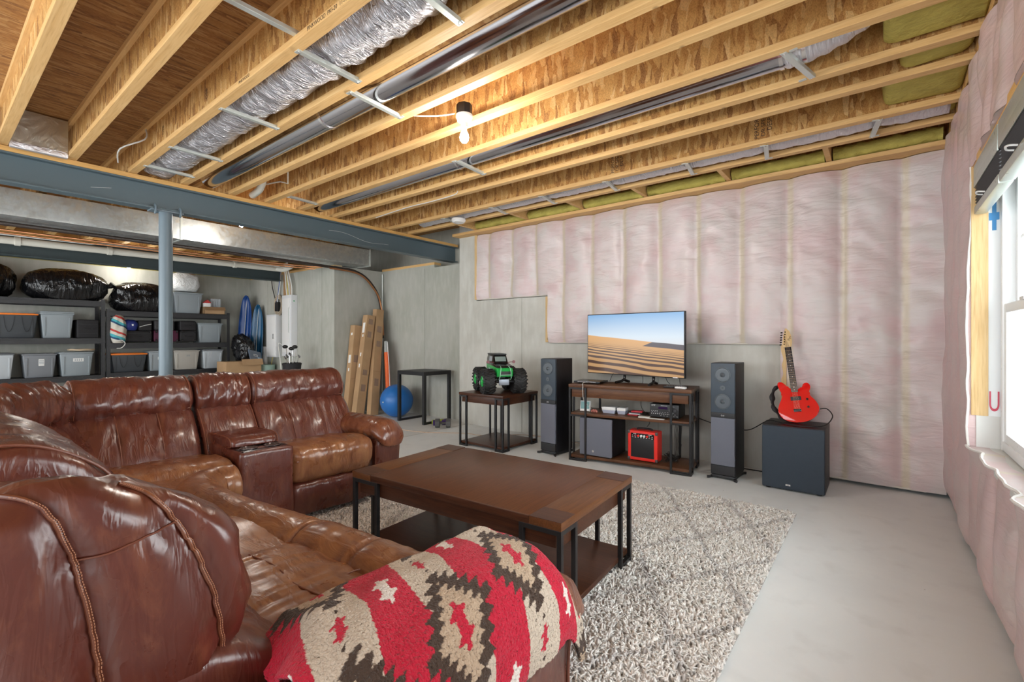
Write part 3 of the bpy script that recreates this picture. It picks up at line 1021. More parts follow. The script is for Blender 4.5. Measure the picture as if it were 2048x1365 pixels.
b = MB()
for s in (-1, 1):
    for sx in (-1, 1): b.box((sx * (TL / 2 - .09), s * (TW / 2 - .011), .462), (.17, .02, .018), None, .002)
b.build('cross_bar', M_iron, ts, False)


# television
def m_screen():
    t = NT('desert_picture', (0, 0, 0), .25)
    x, y, z = t.sep()  # x -.5545...5545, z 0...63
    zz = t.math('DIVIDE', z, .63)
    xx = t.math('DIVIDE', t.math('ADD', x, .5545), 1.109)
    sky = t.ramp(zz, [(.35, (.80, .73, .68)), (.62, (.66, .76, .85)), (1, (.20, .42, .72))])
    # horizon falls towards the right
    wav = t.math('MULTIPLY', t.noise(2, 1, t.coord((1, 0, 0))), .05)
    hz = t.math('ADD', t.math('MULTIPLY', xx, -.16), t.math('ADD', .63, wav))
    dz = t.math('SUBTRACT', hz, zz)
    land = t.ramp(t.math('ADD', dz, .5), [(.498, 0), (.503, 1)])
    v2 = t.n('CombineXYZ', {0: t.math('MULTIPLY', x, 1.0), 1: t.math('DIVIDE', 1, t.math('MAXIMUM', t.math('ADD', dz, .16), .02))}).outputs[0]
    rp = t.n('TexWave', {'Vector': v2, 'Scale': 1.15, 'Distortion': 3.2, 'Detail': 2, 'Detail Scale': 1.4}, bands_direction='Y').outputs[1]
    rpl = t.math('MULTIPLY', t.ramp(rp, [(.3, 1), (.62, 0)]), t.ramp(dz, [(.10, 0), (.22, 1)]))
    sand = t.mix(t.ramp(dz, [(0, 0), (.12, .4), (.6, 1)]), (.72, .38, .13), (.52, .31, .15))
    sand = t.mix(rpl, sand, (.10, .055, .04))
    # dark far dune on the right
    dk = t.math('MULTIPLY', t.ramp(t.math('ADD', t.math('SUBTRACT', xx, t.math('MULTIPLY', dz, -1.2)), 0), [(.70, 0), (.71, 1)]), t.ramp(dz, [(.075, 1), (.085, 0)]))
    sand = t.mix(dk, sand, (.07, .05, .06))
    col = t.mix(land, sky, sand)
    t.set('Emission Color', col).set('Emission Strength', .75)
    return t.m


a_tv = R(-7)
tv = empty('television', (-2.02, 4.585, .783), a_tv, 'large flat television showing desert dunes on the dark wood stand', 'television')
MB().box((0, .012, .405), (1.125, .035, .648), None, .005).build('case', M_black, tv)
MB().bx((-.5545, -.0075, .0), (.5545, -.0060, .63)).build('screen', m_screen(), tv, False, (0, 0, .090))
for s in (-1, 1):
    b = MB()
    b.tube([(s * .30 * .55 + .06, .02, .09), (s * .17 + .06, .01, .03), (s * .19 + .06, -.11, .008)], .014, 8, smooth=5)
    b.tube([(s * .17 + .06, .01, .03), (s * .16 + .06, .10, .008)], .014, 8)
    b.build('foot', M_black_gloss, tv)
MB().box((.47, -.0065, .087), (.05, .002, .006)).build('badge', M_silverlogo, tv, False)


def world_on(u, v, z, name, rz, lab, cat, group=None):
    return empty(name, tvw(u, v, z), TR + rz, lab, cat, group)


# things on the stand
o = world_on(-.43, -.03, .782, 'disc_player', R(-3), 'slim black disc player lying on the stand left of the television feet', 'player')
MB().box((0, 0, .018), (.29, .22, .022), None, .004).build('case', M_black_gloss, o)
MB().box((0, -.109, .018), (.2, .004, .006)).build('slot', M_chrome, o, False)
b = MB()
for sx in (-.1, .1):
    for sy in (-.08, .08): b.cyl((sx, sy, 0), (sx, sy, .008), .01, seg=10)
b.build('feet', M_black, o)
for k, (u, v, r, lab, m) in enumerate(((.40, -.10, 20, 'black remote control at the front of the stand top', M_black), (.49, -.14, -15, 'white remote control on the right of the stand top', M_white),
                                       (.47, -.05, -30, 'second black remote lying behind the white remote', M_black))):
    o = world_on(u, v, .782, 'remote_control', R(r), lab, 'remote control')
    MB().box((0, 0, .009), (.15 if k != 1 else .10, .045, .018), None, .006).build('body', m, o)
    b = MB()
    for i in range(4):
        for j in range(3): b.box((-.04 + .022 * i, -.012 + .012 * j, .019), (.008, .006, .003))
    b.build('buttons', plain('grey_key', (.3, .3, .32)), o, False)
# middle shelf things
zS = .490
o = world_on(-.47, -.08, zS, 'handheld_console', R(5), 'small device with a teal screen standing at the left of the middle shelf', 'game device')
MB().box((0, 0, .055), (.11, .03, .11), Matrix.Rotation(R(-12), 4, 'X'), .006).build('body', M_white, o)
MB().box((0, -.018, .065), (.088, .004, .075), Matrix.Rotation(R(-12), 4, 'X')).build('screen', plain('teal_screen', (.12, .30, .30), .3), o, False)
o = world_on(-.37, -.10, zS, 'trinket', 0, 'little reddish trinket beside the teal-screened device', 'trinket')
b = MB()
for i in range(5): b.ball((.012 * i - .02, .01 * math.sin(i * 3), .012 + .006 * (i % 2)), .014, 10)
b.build('body', plain('reddish', (.45, .15, .12)), o)
for k, (u, w2, lab) in enumerate(((-.215, .14, 'larger white box of cards on the middle shelf'), (-.085, .085, 'smaller white box of cards on the middle shelf'))):
    o = world_on(u, -.05, zS, 'card_box', R(2), lab, 'box')
    MB().taper((0, 0, 0), (w2, .12), (w2 * .82, .10), .035, .003).build('base', plain('pale_lilac', (.42, .45, .56)), o)
    MB().box((0, 0, .05), (w2, .12, .03), None, .003).build('lid', M_white, o)
rng = random.Random(3)
cols = [plain('case_red', (.45, .02, .03)), plain('case_white', (.6, .6, .6)), plain('case_dark', (.05, .03, .04)), plain('case_red', (.45, .02, .03)), plain('case_cream', (.62, .60, .55))]
labs = ['red game case at the bottom of the small pile on the middle shelf', 'white game case inside the small pile on the middle shelf', 'dark game case in the small pile on the middle shelf',
        'red game case near the top of the small pile', 'cream game case lying at the front edge of the middle shelf']
for k in range(5):
    o = world_on(.035 + .014 * k, -.07 - .012 * k, zS + (.013 * k if k < 4 else 0), 'game_case', R(rng.uniform(-25, 25)), labs[k], 'game case', 'game cases on the middle shelf')
    if k == 4: o.location = tvw(.16, -.16, zS)
    MB().box((0, 0, .006), (.105, .075, .012), None, .002).build('case', cols[k], o)
# receiver
o = world_on(.345, -.06, zS, 'stereo_receiver', R(-3), 'small black stereo receiver with rows of knobs on the middle shelf', 'receiver')
MB().box((0, .04, .073), (.27, .24, .125), None, .003).build('case', M_black, o)
MB().box((0, -.083, .073), (.268, .006, .122), None, .002).build('front_panel', M_powder, o)
MB().box((-.01, -.087, .10), (.085, .002, .022)).build('display', plain('dark_display', (.03, .01, .06), .2), o, False)
text('marks', 'AMP', .02, M_label, o, (-.10, -.0865, .122), (R(90), 0, 0))
for (kx, kz, kr) in ((.062, .085, .014), (.105, .085, .014), (.105, .045, .010)):
    MB().cyl((kx, -.086, kz), (kx, -.104, kz), kr, seg=18).build('knob', plain('dark_knob', (.09, .09, .1), .3), o)
b = MB()
for i in range(11): b.cyl((-.115 + .019 * i, -.086, .045), (-.115 + .019 * i, -.092, .045), .0045, seg=10)
for i in range(4): b.cyl((-.115 + .017 * i, -.086, .070), (-.115 + .017 * i, -.092, .070), .004, seg=10)
for i in range(9): b.box((-.11 + .024 * i, -.0865, .060), (.012, .001, .003))
for i in range(6): b.box((-.03 + .03 * i, -.0865, .028), (.014, .001, .003))
b.box((.0, -.0865, .122), (.06, .001, .004)).box((.08, -.0865, .118), (.03, .001, .003))
b.build('front_controls', plain('control_grey', (.5, .5, .52), .4), o)
o = world_on(.27, -.19, zS, 'paper_slip', R(-4), 'white slip of paper sticking out under the receiver front', 'paper')
MB().box((0, 0, .002), (.17, .045, .003)).build('sheet', M_label, o, False)
b = MB()
for i in range(5):
    b.tube([(.02 * i, .02 * i, .01), (.03 + .03 * i, .05, .02), (.07 + .02 * i, .0, .012), (.12, .03 * (i % 3), .01)], .0025, 5, smooth=4)
o = b.build('cable', M_cable, None)
o.location = tvw(.02, 0, zS)
tag(o, 'thin black cables tangled on the middle shelf before the receiver', 'cable')

# subwoofer on the bottom shelf
zB = .0595


def subwoofer(o, w2, d2, h2, grille, side, bez=.012):
    MB().bx((-w2 / 2, -d2 / 2 + .03, 0), (w2 / 2, d2 / 2, h2), .004).build('cabinet', side, o)
    MB().bx((-w2 / 2, -d2 / 2, .0), (w2 / 2, -d2 / 2 + .035, h2), .012, 3).build('front_grille', grille, o)


o = world_on(-.30, -.035, zB + .012, 'subwoofer', R(-5), 'grey-fronted subwoofer on the bottom shelf left of the red amplifier', 'subwoofer')
subwoofer(o, .345, .37, .375, M_grey_grille, M_black_wood)
b = MB()
for sx in (-.13, .13):
    for sy in (-.14, .14): b.cyl((sx, sy, -.012), (sx, sy, 0), .018, seg=12)
b.build('feet', M_black, o)
b = MB().cyl((-.02, -.185, .045), (-.02, -.1885, .045), .012, seg=24)
b.build('badge', M_silverlogo, o)

# guitar amplifier
o = world_on(.145, -.095, zB + .01, 'guitar_amplifier', R(-4), 'small bright red guitar amplifier on the bottom shelf of the stand', 'amplifier')
MB().bx((-.145, -.065, 0), (.145, .085, .285), .012, 3).build('cabinet', M_red, o)
MB().bx((-.113, -.0665, .03), (.113, -.06, .215), .003).build('grille', M_black, o)
MB().bx((-.113, -.0675, .212), (.113, -.06, .262), .002).build('control_panel', M_black_gloss, o)
kc = [plain('knob_dark', (.25, .05, .08)), M_red, M_white, M_white, M_red]
for i in range(5):
    MB().cyl((-.066 + .029 * i, -.0675, .240), (-.066 + .029 * i, -.080, .240), .0105, seg=16).build('knob', kc[i], o)
b = MB()
for i in range(8): b.box((-.094 + .027 * i, -.068, .222), (.014, .001, .004))
b.box((-.075, -.068, .256), (.03, .001, .004)).box((.075, -.068, .256), (.03, .001, .004))
for xx in (-.094, .069, .096): b.cyl((xx, -.0675, .240), (xx, -.071, .240), .004, seg=10)
b.build('panel_marks', M_label, o)
MB().tube([(-.07, .01, .285), (-.062, .01, .300), (.062, .01, .300), (.07, .01, .285)], .008, 8, smooth=3).build('handle', M_black, o)
for sx in (-1, 1):
    for z in (0.0, 1):
        MB().box((sx * .134, -.055, .014 if z == 0 else .271), (.026, .026, .032), None, .008).build('corner_guard', plain('corner_cap', (.07, .06, .06), .3), o)
b = MB()
for sx in (-.11, .11):
    for sy in (-.04, .06): b.cyl((sx, sy, -.01), (sx, sy, 0), .012, seg=10)
b.build('feet', M_black, o)
# cables
rng = random.Random(11)
b = MB()
for i in range(9):
    p = [(rng.uniform(-.05, .07), rng.uniform(-.06, .06), rng.uniform(.01, .09)) for _ in range(6)]
    b.tube(p, .003, 5, smooth=4)
o = b.build('cable', M_cable, None)
o.location = tvw(.38, -.04, zB)
tag(o, 'heap of tangled black cables on the bottom shelf right of the red amplifier', 'cable')
b = MB()
for i in range(6):
    b.tube([(.0 + .01 * i, .0, .43), (.012 * i - .03, .02, .30 - .02 * i), (-.02 + .012 * i, .0, .16), (.01 * i - .02, -.02, .03)], .0028, 5, smooth=5)
o = b.build('cable', M_cable, None)
o.location = tvw(.40, .16, .03)
tag(o, 'bundle of black cables hanging behind the right end of the stand', 'cable')
run('cable', [tvw(.03, .235, .95), tvw(.04, .24, .80), tvw(.02, .24, .55), tvw(.09, .23, .45), tvw(.12, .2, .38), tvw(.125, .08, .36)], .0028, M_cable, 'single black cable dropping behind the stand to the red amplifier', 'cable', 4, 5)
run('cable', [tvw(-.43, -.05, .798), tvw(-.435, -.23, .80), tvw(-.437, -.237, .76), tvw(-.438, -.236, .70), tvw(-.44, -.20, .62), tvw(-.40, -.1, .52)], .003, M_cablew, 'white cable hanging over the front left edge of the stand', 'cable', 4, 5)
run('cable', [tvw(-.27, .10, .80), tvw(-.25, .12, .86), tvw(-.235, .12, .88)], .003, M_cable, 'black cable rising from the disc player to the television', 'cable', 4, 5)
run('cable', [tvw(.28, .16, .88), tvw(.30, .18, .82), tvw(.32, .20, .79)], .003, M_cable, 'black cable slanting under the right half of the television', 'cable', 4, 5)
run('cable', [tvw(.42, .16, .88), tvw(.425, .18, .79)], .003, M_cable, 'black cable dropping straight from the right end of the television', 'cable', 4, 5)


# tower speakers
def tower(lab, loc, rz):
    o = empty('tower_speaker', loc, rz, lab, 'speaker', 'tower speakers beside the television stand')
    w2, d2, h2 = .205, .30, 1.03
    MB().bx((-w2 / 2, -d2 / 2 + .02, .035), (w2 / 2, d2 / 2, h2), .006, 3).build('cabinet', M_black_wood, o)
    MB().bx((-w2 / 2 + .002, -d2 / 2, .585), (w2 / 2 - .002, -d2 / 2 + .024, h2 - .002), .006, 3).build('baffle', M_blue_grey, o)
    MB().bx((-w2 / 2 + .004, -d2 / 2 - .004, .125), (w2 / 2 - .004, -d2 / 2 + .022, .545), .004, 3).build('lower_grille', M_grey_grille, o)
    b = MB()
    b.bx((-w2 / 2 + .002, -d2 / 2 - .002, .545), (w2 / 2 - .002, -d2 / 2 + .022, .59), .005, 3)
    pts = [(-.09 + .018 * k, -d2 / 2 - .003, .578 + .012 * math.sin(PI * k / 10)) for k in range(11)]
    b.tube(pts, .0022, 5)
    b.build('name_band', M_powder, o)
    MB().bx((-w2 / 2 + .002, -d2 / 2 - .001, .04), (w2 / 2 - .002, -d2 / 2 + .022, .122), .005, 3).build('foot_band', M_powder, o)
    b = MB()
    b.tube([(.008 * math.cos(a) * 1.5, -d2 / 2 - .003, .565 + .006 * math.sin(2 * a)) for a in [k * PI / 8 for k in range(16)]], .0016, 5, True)
    b.build('badge', M_silverlogo, o)
    cone = plain('driver_cone', (.10, .12, .14), .3)
    for z in (.925, .69):
        M = Matrix.Rotation(R(90), 4, 'X')
        dr = MB().lathe([(.0, .0), (.066, .0), (.068, .004), (.062, .007), (.058, .003), (.052, .0035), (.022, -.012 + .014), (.018, .008), (.010, .011), (0, .012)], (0, -d2 / 2 - .0005, z), 32, M).build('driver', cone, o)
        MB().lathe([(.0, .0), (.017, .0), (.014, .006), (.007, .010), (0, .011)], (0, -d2 / 2 - .006, z), 20, M).build('dust_cap', plain('dust_cap', (.06, .07, .08), .4), dr)
    tw = MB()
    tw.lathe([(0, 0), (.022, 0), (.022, .003), (.008, .003), (.005, .006), (0, .007)], (0, -d2 / 2, .81), 20, Matrix.Rotation(R(90), 4, 'X'))
    tw.build('tweeter', plain('tweeter', (.10, .12, .14), .4), o)
    MB().box((0, 0, .0225), (.20, .29, .025), None, .006).build('plinth', M_powder, o)
    for s in (-1, 1):
        MB().tube([(s * .125, -.175, .012), (s * .10, -.15, .014), (s * .09, 0, .016), (s * .10, .14, .014), (s * .12, .16, .012)], .0115, 10, smooth=4).build('foot', M_powder, o)
    return o


tower('dark tower speaker standing between the side table and the television stand', (-2.80, 4.355, 0), R(-6))
tower('dark tower speaker standing right of the television stand, its round drivers showing', (-1.095, 4.56, 0), R(-2))

# big subwoofer with guitar
o = empty('subwoofer', (-.566, 4.60, .012), 0, 'big dark cube subwoofer on the floor with the red guitar leaning above it', 'subwoofer')
MB().bx((-.222, -.18, 0), (.222, .215, .515), .005).build('cabinet', M_black_wood, o)
MB().bx((-.220, -.205, .003), (.220, -.178, .512), .010, 3).build('front_grille', M_navy, o)
b = MB()
for sx in (-.18, .18):
    for sy in (-.15, .17): b.cyl((sx, sy, -.012), (sx, sy, 0.002), .02, seg=12)
b.build('feet', M_black, o)
MB().box((-.03, -.206, .04), (.034, .002, .012)).build('badge', M_silverlogo, o, False)
text('badge_lettering', 'ELK', .011, M_black, o, (-.03, -.2075, .04), (R(90), 0, 0), .0003)


# guitar: built flat in xz plane, front towards -y, then leaned
gt = empty('electric_guitar', (-.545, 4.64, .535), 0, 'red electric guitar with black fingerboard leaning on the wall, standing on the big subwoofer', 'guitar')
gt.rotation_euler = (R(-15), R(-7.5), R(8))
out = [(-.03, .0), (.045, .003), (.105, .028), (.150, .075), (.158, .125), (.140, .175), (.112, .215), (.103, .245), (.118, .285), (.118, .315), (.098, .333), (.072, .325),
       (.060, .300), (.045, .285), (.0, .282), (-.045, .300), (-.062, .325), (-.085, .350), (-.112, .352), (-.122, .330), (-.112, .285), (-.098, .245), (-.105, .205), (-.128, .160), (-.142, .110), (-.132, .055), (-.090, .018)]
out = [(p.x, p.y) for p in smooth_pts([(x, y, 0) for x, y in out], 4, True)]
MX = Matrix(((1, 0, 0, 0), (0, 0, 1, 0), (0, 1, 0, 0), (0, 0, 0, 1)))  # (x,y,z)->(x,z,y)
MB().prism(out, -.019, .019, MX, .007).build('body', M_red_gl, gt)
MB().bx((-.020, -.030, .262), (.020, -.016, .65), .002).build('neck', M_stud, gt)
MB().bx((-.025, -.035, .255), (.025, -.029, .655), .001).build('fingerboard', M_black, gt)
b = MB()
for k in range(22):
    z = .655 - .40 * (1 - 2 ** (-k / 12)) / (1 - 2 ** (-21 / 12)) * .985
    b.bx((-.025, -.0365, z - .0011), (.025, -.0345, z + .0011))
b.build('frets', M_chrome, gt, False)
b = MB()
for z in (.60, .545, .50, .46, .40, .345, .31, .285): b.cyl((0, -.0345, z - .012), (0, -.0356, z - .012), .0035, seg=10)
b.build('fret_dots', M_white, gt)
hd = [(-.021, .652), (.022, .652), (.030, .668), (.038, .70), (.038, .76), (.030, .80), (.012, .828), (.0, .83), (-.020, .77), (-.037, .70), (-.040, .675), (-.034, .660)]
MB().prism(hd, -.030, -.018, MX, .002).build('headstock', M_stud, gt)
for k in range(6):
    z = .685 + .022 * k
    x = -.038 + .0042 * k
    b = MB().cyl((x + .014, -.031, z), (x + .014, -.037, z), .005, seg=12).cyl((x - .006, -.024, z), (x - .022, -.024, z), .006, seg=10)
    b.build('tuning_peg', M_black_gloss, gt)
text('headstock_lettering', 'Flyx', .026, M_ink, gt, (.022, -.0305, .735), (R(90), R(-68), 0), .0003)
b = MB()
b.bx((-.038, -.030, .185), (.040, -.019, .218), .004)
pk = b.build('pickup', M_black, gt)
b = MB()
for i in range(6): b.cyl((-.016 + .0065 * i, -.030, .208), (-.016 + .0065 * i, -.0315, .208), .002, seg=8)
b.build('pole_pieces', M_chrome, pk)
b = MB().bx((-.028, -.027, .088), (.028, -.019, .112), .003)
for i in range(6): b.box((-.020 + .008 * i, -.029, .100), (.006, .006, .02), None, .001)
b.build('bridge', M_black_gloss, gt)
b = MB()
for i in range(6): b.tube([(-.020 + .008 * i, -.034, .105), (-.013 + .0052 * i, -.0385, .655), (-.026 + .008 * (5 - i) * .35, -.034, .69 + .02 * i)], .0007, 4)
b.build('strings', M_chrome, gt)
for z in (.19, .125):
    MB().cyl((.083, -.019, z), (.083, -.036, z), .010, .008, seg=18).build('knob', M_black_gloss, gt)
b = MB()
pts = smooth_pts([(-.115, .012, .335), (-.165, .01, .27), (-.180, .012, .18), (-.160, .01, .10), (-.105, .012, .02), (-.03, .015, -.012)], 6)
for i in range(len(pts) - 1):
    a, c = pts[i], pts[i + 1]
    wv = .016 + .007 * math.sin(i * .9)
    q = [b.bm.verts.new(p) for p in (a + Vector((-wv, -.01, 0)), a + Vector((wv, .01, 0)), c + Vector((wv, .01, 0)), c + Vector((-wv, -.01, 0)))]
    b.bm.faces.new(q)
bmesh.ops.remove_doubles(b.bm, verts=b.bm.verts, dist=.012)
sp = b.build('strap', M_nylon, gt)
md = sp.modifiers.new('s', 'SOLIDIFY'); md.thickness = .003
run('cable', [(-.40, 4.66, .66), (-.35, 4.66, .665), (-.31, 4.62, .61), (-.36, 4.52, .545), (-.48, 4.47, .534), (-.62, 4.50, .535), (-.76, 4.60, .537), (-.82, 4.68, .50), (-.93, 4.72, .42), (-1.02, 4.74, .40), (-1.2, 4.80, .40), (-1.45, 4.82, .46)],
    .0045, M_cable, 'black instrument cable looping from the red guitar over the big subwoofer', 'cable', 5, 6)

# ------------------------------------------------------------------ toy monster truck (plain design)
tk = empty('toy_monster_truck', (-3.53, 4.24, .621), R(-36), 'green and black toy monster truck with huge tyres on the side table', 'toy truck')
tk.scale = (1.33, 1.33, 1.33)
# local +x is forward
WXs, WYs, WR, WW = .145, .135, .105, .105


def tyre():
    b = MB()
    prof = [(.045, -WW / 2 * .8), (.085, -WW / 2), (.099, -WW / 2 * .75), (.102, 0), (.099, WW / 2 * .75), (.085, WW / 2), (.045, WW / 2 * .8)]
    b.lathe(prof, (0, 0, 0), 36, Matrix.Rotation(R(90), 4, 'X'))
    for k in range(18):
        a = 2 * PI * k / 18
        for s in (-1, 1):
            Mx = Matrix.Rotation(a + s * .08, 4, 'Y') @ Matrix.Translation((0, s * .024, .102)) @ Matrix.Rotation(s * R(28), 4, 'Z')
            b.box((0, 0, 0), (.013, .048, .012), Mx, .002, 1)
            Mx = Matrix.Rotation(a + s * .02, 4, 'Y') @ Matrix.Translation((0, s * .049, .094)) @ Matrix.Rotation(s * R(-40), 4, 'X')
            b.box((0, 0, 0), (.013, .024, .010), Mx, .002, 1)
    return b


for sx in (-1, 1):
    for sy in (-1, 1):
        wq = tyre().build('wheel', M_rubber, tk, True, (sx * WXs, sy * WYs, WR + .003))
        h = MB().lathe([(0, 0), (.044, 0), (.046, .006), (.036, .010), (.030, .002), (.012, .003), (.010, .010), (0, .011)], (0, sy * WW / 2 * .80, 0), 24, Matrix.Rotation(-sy * R(90), 4, 'X'))
        h.build('hub', M_green, wq)
        b = MB()
        for a0 in (.4, 3.4):
            b.box((.066 * math.cos(a0), sy * (WW / 2 + .0006), .066 * math.sin(a0)), (.03, .001, .012), Matrix.Rotation(-a0 + PI / 2, 4, 'Y'))
        b.build('sidewall_marks', M_label, wq, False)
b = MB()
for sx in (-1, 1):
    b.cyl((sx * WXs, -WYs, WR), (sx * WXs, WYs, WR), .014, seg=12).ball((sx * WXs, 0, WR), .028, 14)
    for sy in (-1, 1):
        b.cyl((sx * WXs, sy * .05, WR), (sx * .02, sy * .04, WR + .03), .006, seg=8)
b.box((0, 0, WR + .02), (.20, .07, .035), None, .006)
b.build('axles', M_powder, tk)
for sx in (-1, 1):
    for sy in (-1, 1):
        b = MB().cyl((sx * WXs, sy * .055, WR), (sx * .085, sy * .058, WR + .125), .007, seg=10).cyl((sx * WXs, sy * .055, WR + .02), (sx * .11, sy * .057, WR + .075), .012, seg=12)
        b.build('shock_absorber', M_chrome, tk)
MB().box((WXs + .035, 0, WR - .005), (.012, .09, .05), None, .003).build('skid_plate', plain('pewter', (.30, .33, .38), .4, .5), tk)
# body: side profile extruded, narrower top
def body_part(poly, hw, name, mat, top=None, par=None):
    b = MB()
    n = len(poly)
    zs = [p[1] for p in poly]
    zm, zM = min(zs), max(zs)
    A, Bq = [], []
    for (x, z) in poly:
        h = hw * (1 - (0 if top is None else top * (z - zm) / (zM - zm)))
        A.append(b.bm.verts.new((x, -h, z)))
        Bq.append(b.bm.verts.new((x, h, z)))
    fs = [b.bm.faces.new(A), b.bm.faces.new(Bq[::-1])]
    for i in range(n): b.bm.faces.new((A[i], Bq[i], Bq[(i + 1) % n], A[(i + 1) % n]))
    bmesh.ops.bevel(b.bm, geom=list(fs[0].edges) + list(fs[1].edges), offset=.004, segments=2, profile=.5, affect='EDGES')
    return b.build(name, mat, par or tk)


body_part([(-.19, .205), (-.12, .165), (.10, .150), (.215, .150), (.225, .195), (.20, .225), (.06, .235), (-.19, .245)], .068, 'body', M_green)
body_part([(-.19, .243), (.06, .233), (.205, .222), (.20, .240), (.07, .258), (-.19, .262)], .070, 'hood', M_black_gloss)
cab = body_part([(-.185, .258), (.075, .255), (.035, .325), (-.17, .332), (-.20, .29)], .066, 'cab', M_black_gloss, .14)
MB().bx((-.185, -.060, .325), (.045, .060, .338), .005).build('roof', M_powder, cab)
MB().box((.058, 0, .292), (.004, .096, .045), Matrix.Rotation(R(-30), 4, 'Y')).build('windshield', plain('toy_glass', (.22, .28, .27), .1), cab, False)
for s in (-1, 1):
    b = MB().box((-.04, s * .0625, .293), (.10, .003, .042), Matrix.Rotation(s * R(7), 4, 'X'))
    b.build('side_window', plain('toy_side_glass', (.35, .38, .42), .15), cab, False)
    b = MB()
    for k in range(4): b.box((-.13 + .05 * k, s * .0685, .195 + .008 * (k % 2)), (.035, .002, .016), Matrix.Rotation(R(20 * (-1) ** k), 4, 'Y'))
    b.build('side_graphics', plain('toy_graphic', (.50, .55, .60), .4), tk, False)
    b = MB().tube([(.07, s * .06, .262), (.075, s * .09, .266), (.078, s * .112, .268)], .003, 6).cyl((.072, s * .115, .268), (.084, s * .115, .268), .013, seg=16)
    b.build('mirror', plain('toy_mirror', (.20, .05, .06), .4), tk)
b = MB()
for s in (-1, 1): b.tube([(.15, s * .03, .245), (.235, s * .04, .22), (.228, s * .05, .14), (.17, s * .052, .12)], .0035, 6, smooth=3)
b.tube([(.232, -.05, .165), (.232, .05, .165)], .0035, 6)
b.build('front_cage', plain('green_tube', (.30, .60, .40), .35), tk)
MB().bx((.212, -.045, .160), (.228, .045, .195), .003).build('grille', M_black, tk)

# ------------------------------------------------------------------ desk frame, ball, dumbbells, cable near the corner
dk = empty('desk', (-5.46, 4.79, 0), 0, 'black square metal-framed desk with open legs in front of the concrete wall', 'desk')
MB().box((0, 0, .757), (.60, .54, .012), None, .002).build('top', M_black, dk)
s = .042
b = MB()
for sx in (-1, 1):
    b.box((sx * (.30 - s / 2), 0, .73), (s, .54, s * 1.1), None, .002).box((sx * (.30 - s / 2), 0, s / 2 * .7), (s, .54, s * .7), None, .002)
for sy in (-1, 1): b.box((0, sy * (.27 - s / 2), .73), (.60, s, s * 1.1), None, .002)
b.build('frame', M_black, dk, False)
for sx in (-1, 1):
    for sy in (-1, 1): MB().box((sx * (.30 - s / 2), sy * (.27 - s / 2), .376), (s * 1.02, s * 1.02, .75), None, .002).build('leg', M_black, dk, False)
ball = tag(MB().ball((0, 0, 0), .258, 48).build('exercise_ball', plain('ball_blue', (.02, .16, .50), .38)), 'big blue exercise ball on the floor behind the black desk', 'exercise ball')
ball.location = (-6.06, 4.74, .258)
ball.parent = None
tag(MB().lathe([(0, 0), (.012, 0), (.012, .004), (0, .005)], (0, -.2585, 0), 16, Matrix.Rotation(R(90), 4, 'X')).build('valve', M_white, ball), None)


def dumbbell(loc, rz, c, lab, r=.045, l=.15):
    o = empty('dumbbell', loc, rz, lab, 'dumbbell', 'dumbbells on the floor beside the desk')
    for s in (-1, 1):
        MB().cyl((s * l / 2 - .03, 0, r), (s * l / 2 + .03, 0, r), r, seg=6).build('head', c, o)
    MB().cyl((-l / 2, 0, r), (l / 2, 0, r), .015, seg=12).build('grip', c, o)


dumbbell((-5.08, 4.72, 0), R(70), plain('lime', (.35, .42, .03), .4), 'small lime green dumbbell beside the black desk leg', .033, .12)
dumbbell((-4.98, 4.66, 0), R(60), plain('purple', (.07, .03, .16), .4), 'purple dumbbell between the green one and the grey one', .04, .13)
dumbbell((-4.80, 4.55, 0), R(40), plain('grey_iron', (.09, .09, .09), .5), 'larger grey hexagonal dumbbell beside the side table', .065, .15)
run('cable', [(-5.6, 4.05, .005), (-5.1, 4.1, .005), (-4.72, 4.18, .005), (-4.3, 4.45, .005), (-4.0, 4.5, .005), (-3.6, 4.86, .005), (-3.2, 4.88, .005)], .005, plain('tan_cord', (.52, .38, .28), .6), 'pale cord trailing over the floor past the side table', 'cable', 5, 6)
run('cable', [(-3.0, 4.85, .006), (-2.6, 4.80, .03), (-2.45, 4.75, .09), (-2.3, 4.84, .01), (-2.0, 4.86, .006)], .005, plain('tan_cord', (.52, .38, .28), .6), 'tan cord behind the left end of the television stand', 'cable', 5, 6)
run('cable', [(-1.25, 4.9, .008), (-.95, 4.88, .008), (-.6, 4.89, .008)], .006, M_cable, 'black cable lying along the wall base behind the big subwoofer', 'cable', 5, 6)
# PART4
# ------------------------------------------------------------------ shag rug
RX0, RX1, RY0, RY1 = -3.55, -.47, .75, 3.83
rug = empty('shag_rug', ((RX0 + RX1) / 2, (RY0 + RY1) / 2, 0), 0, 'thick cream shag rug with faint grey diamond lines under the coffee table', 'rug')
MB().box((0, 0, .005), (RX1 - RX0, RY1 - RY0, .010)).build('backing', plain('rug_backing', (.42, .39, .36), .9), rug, False)


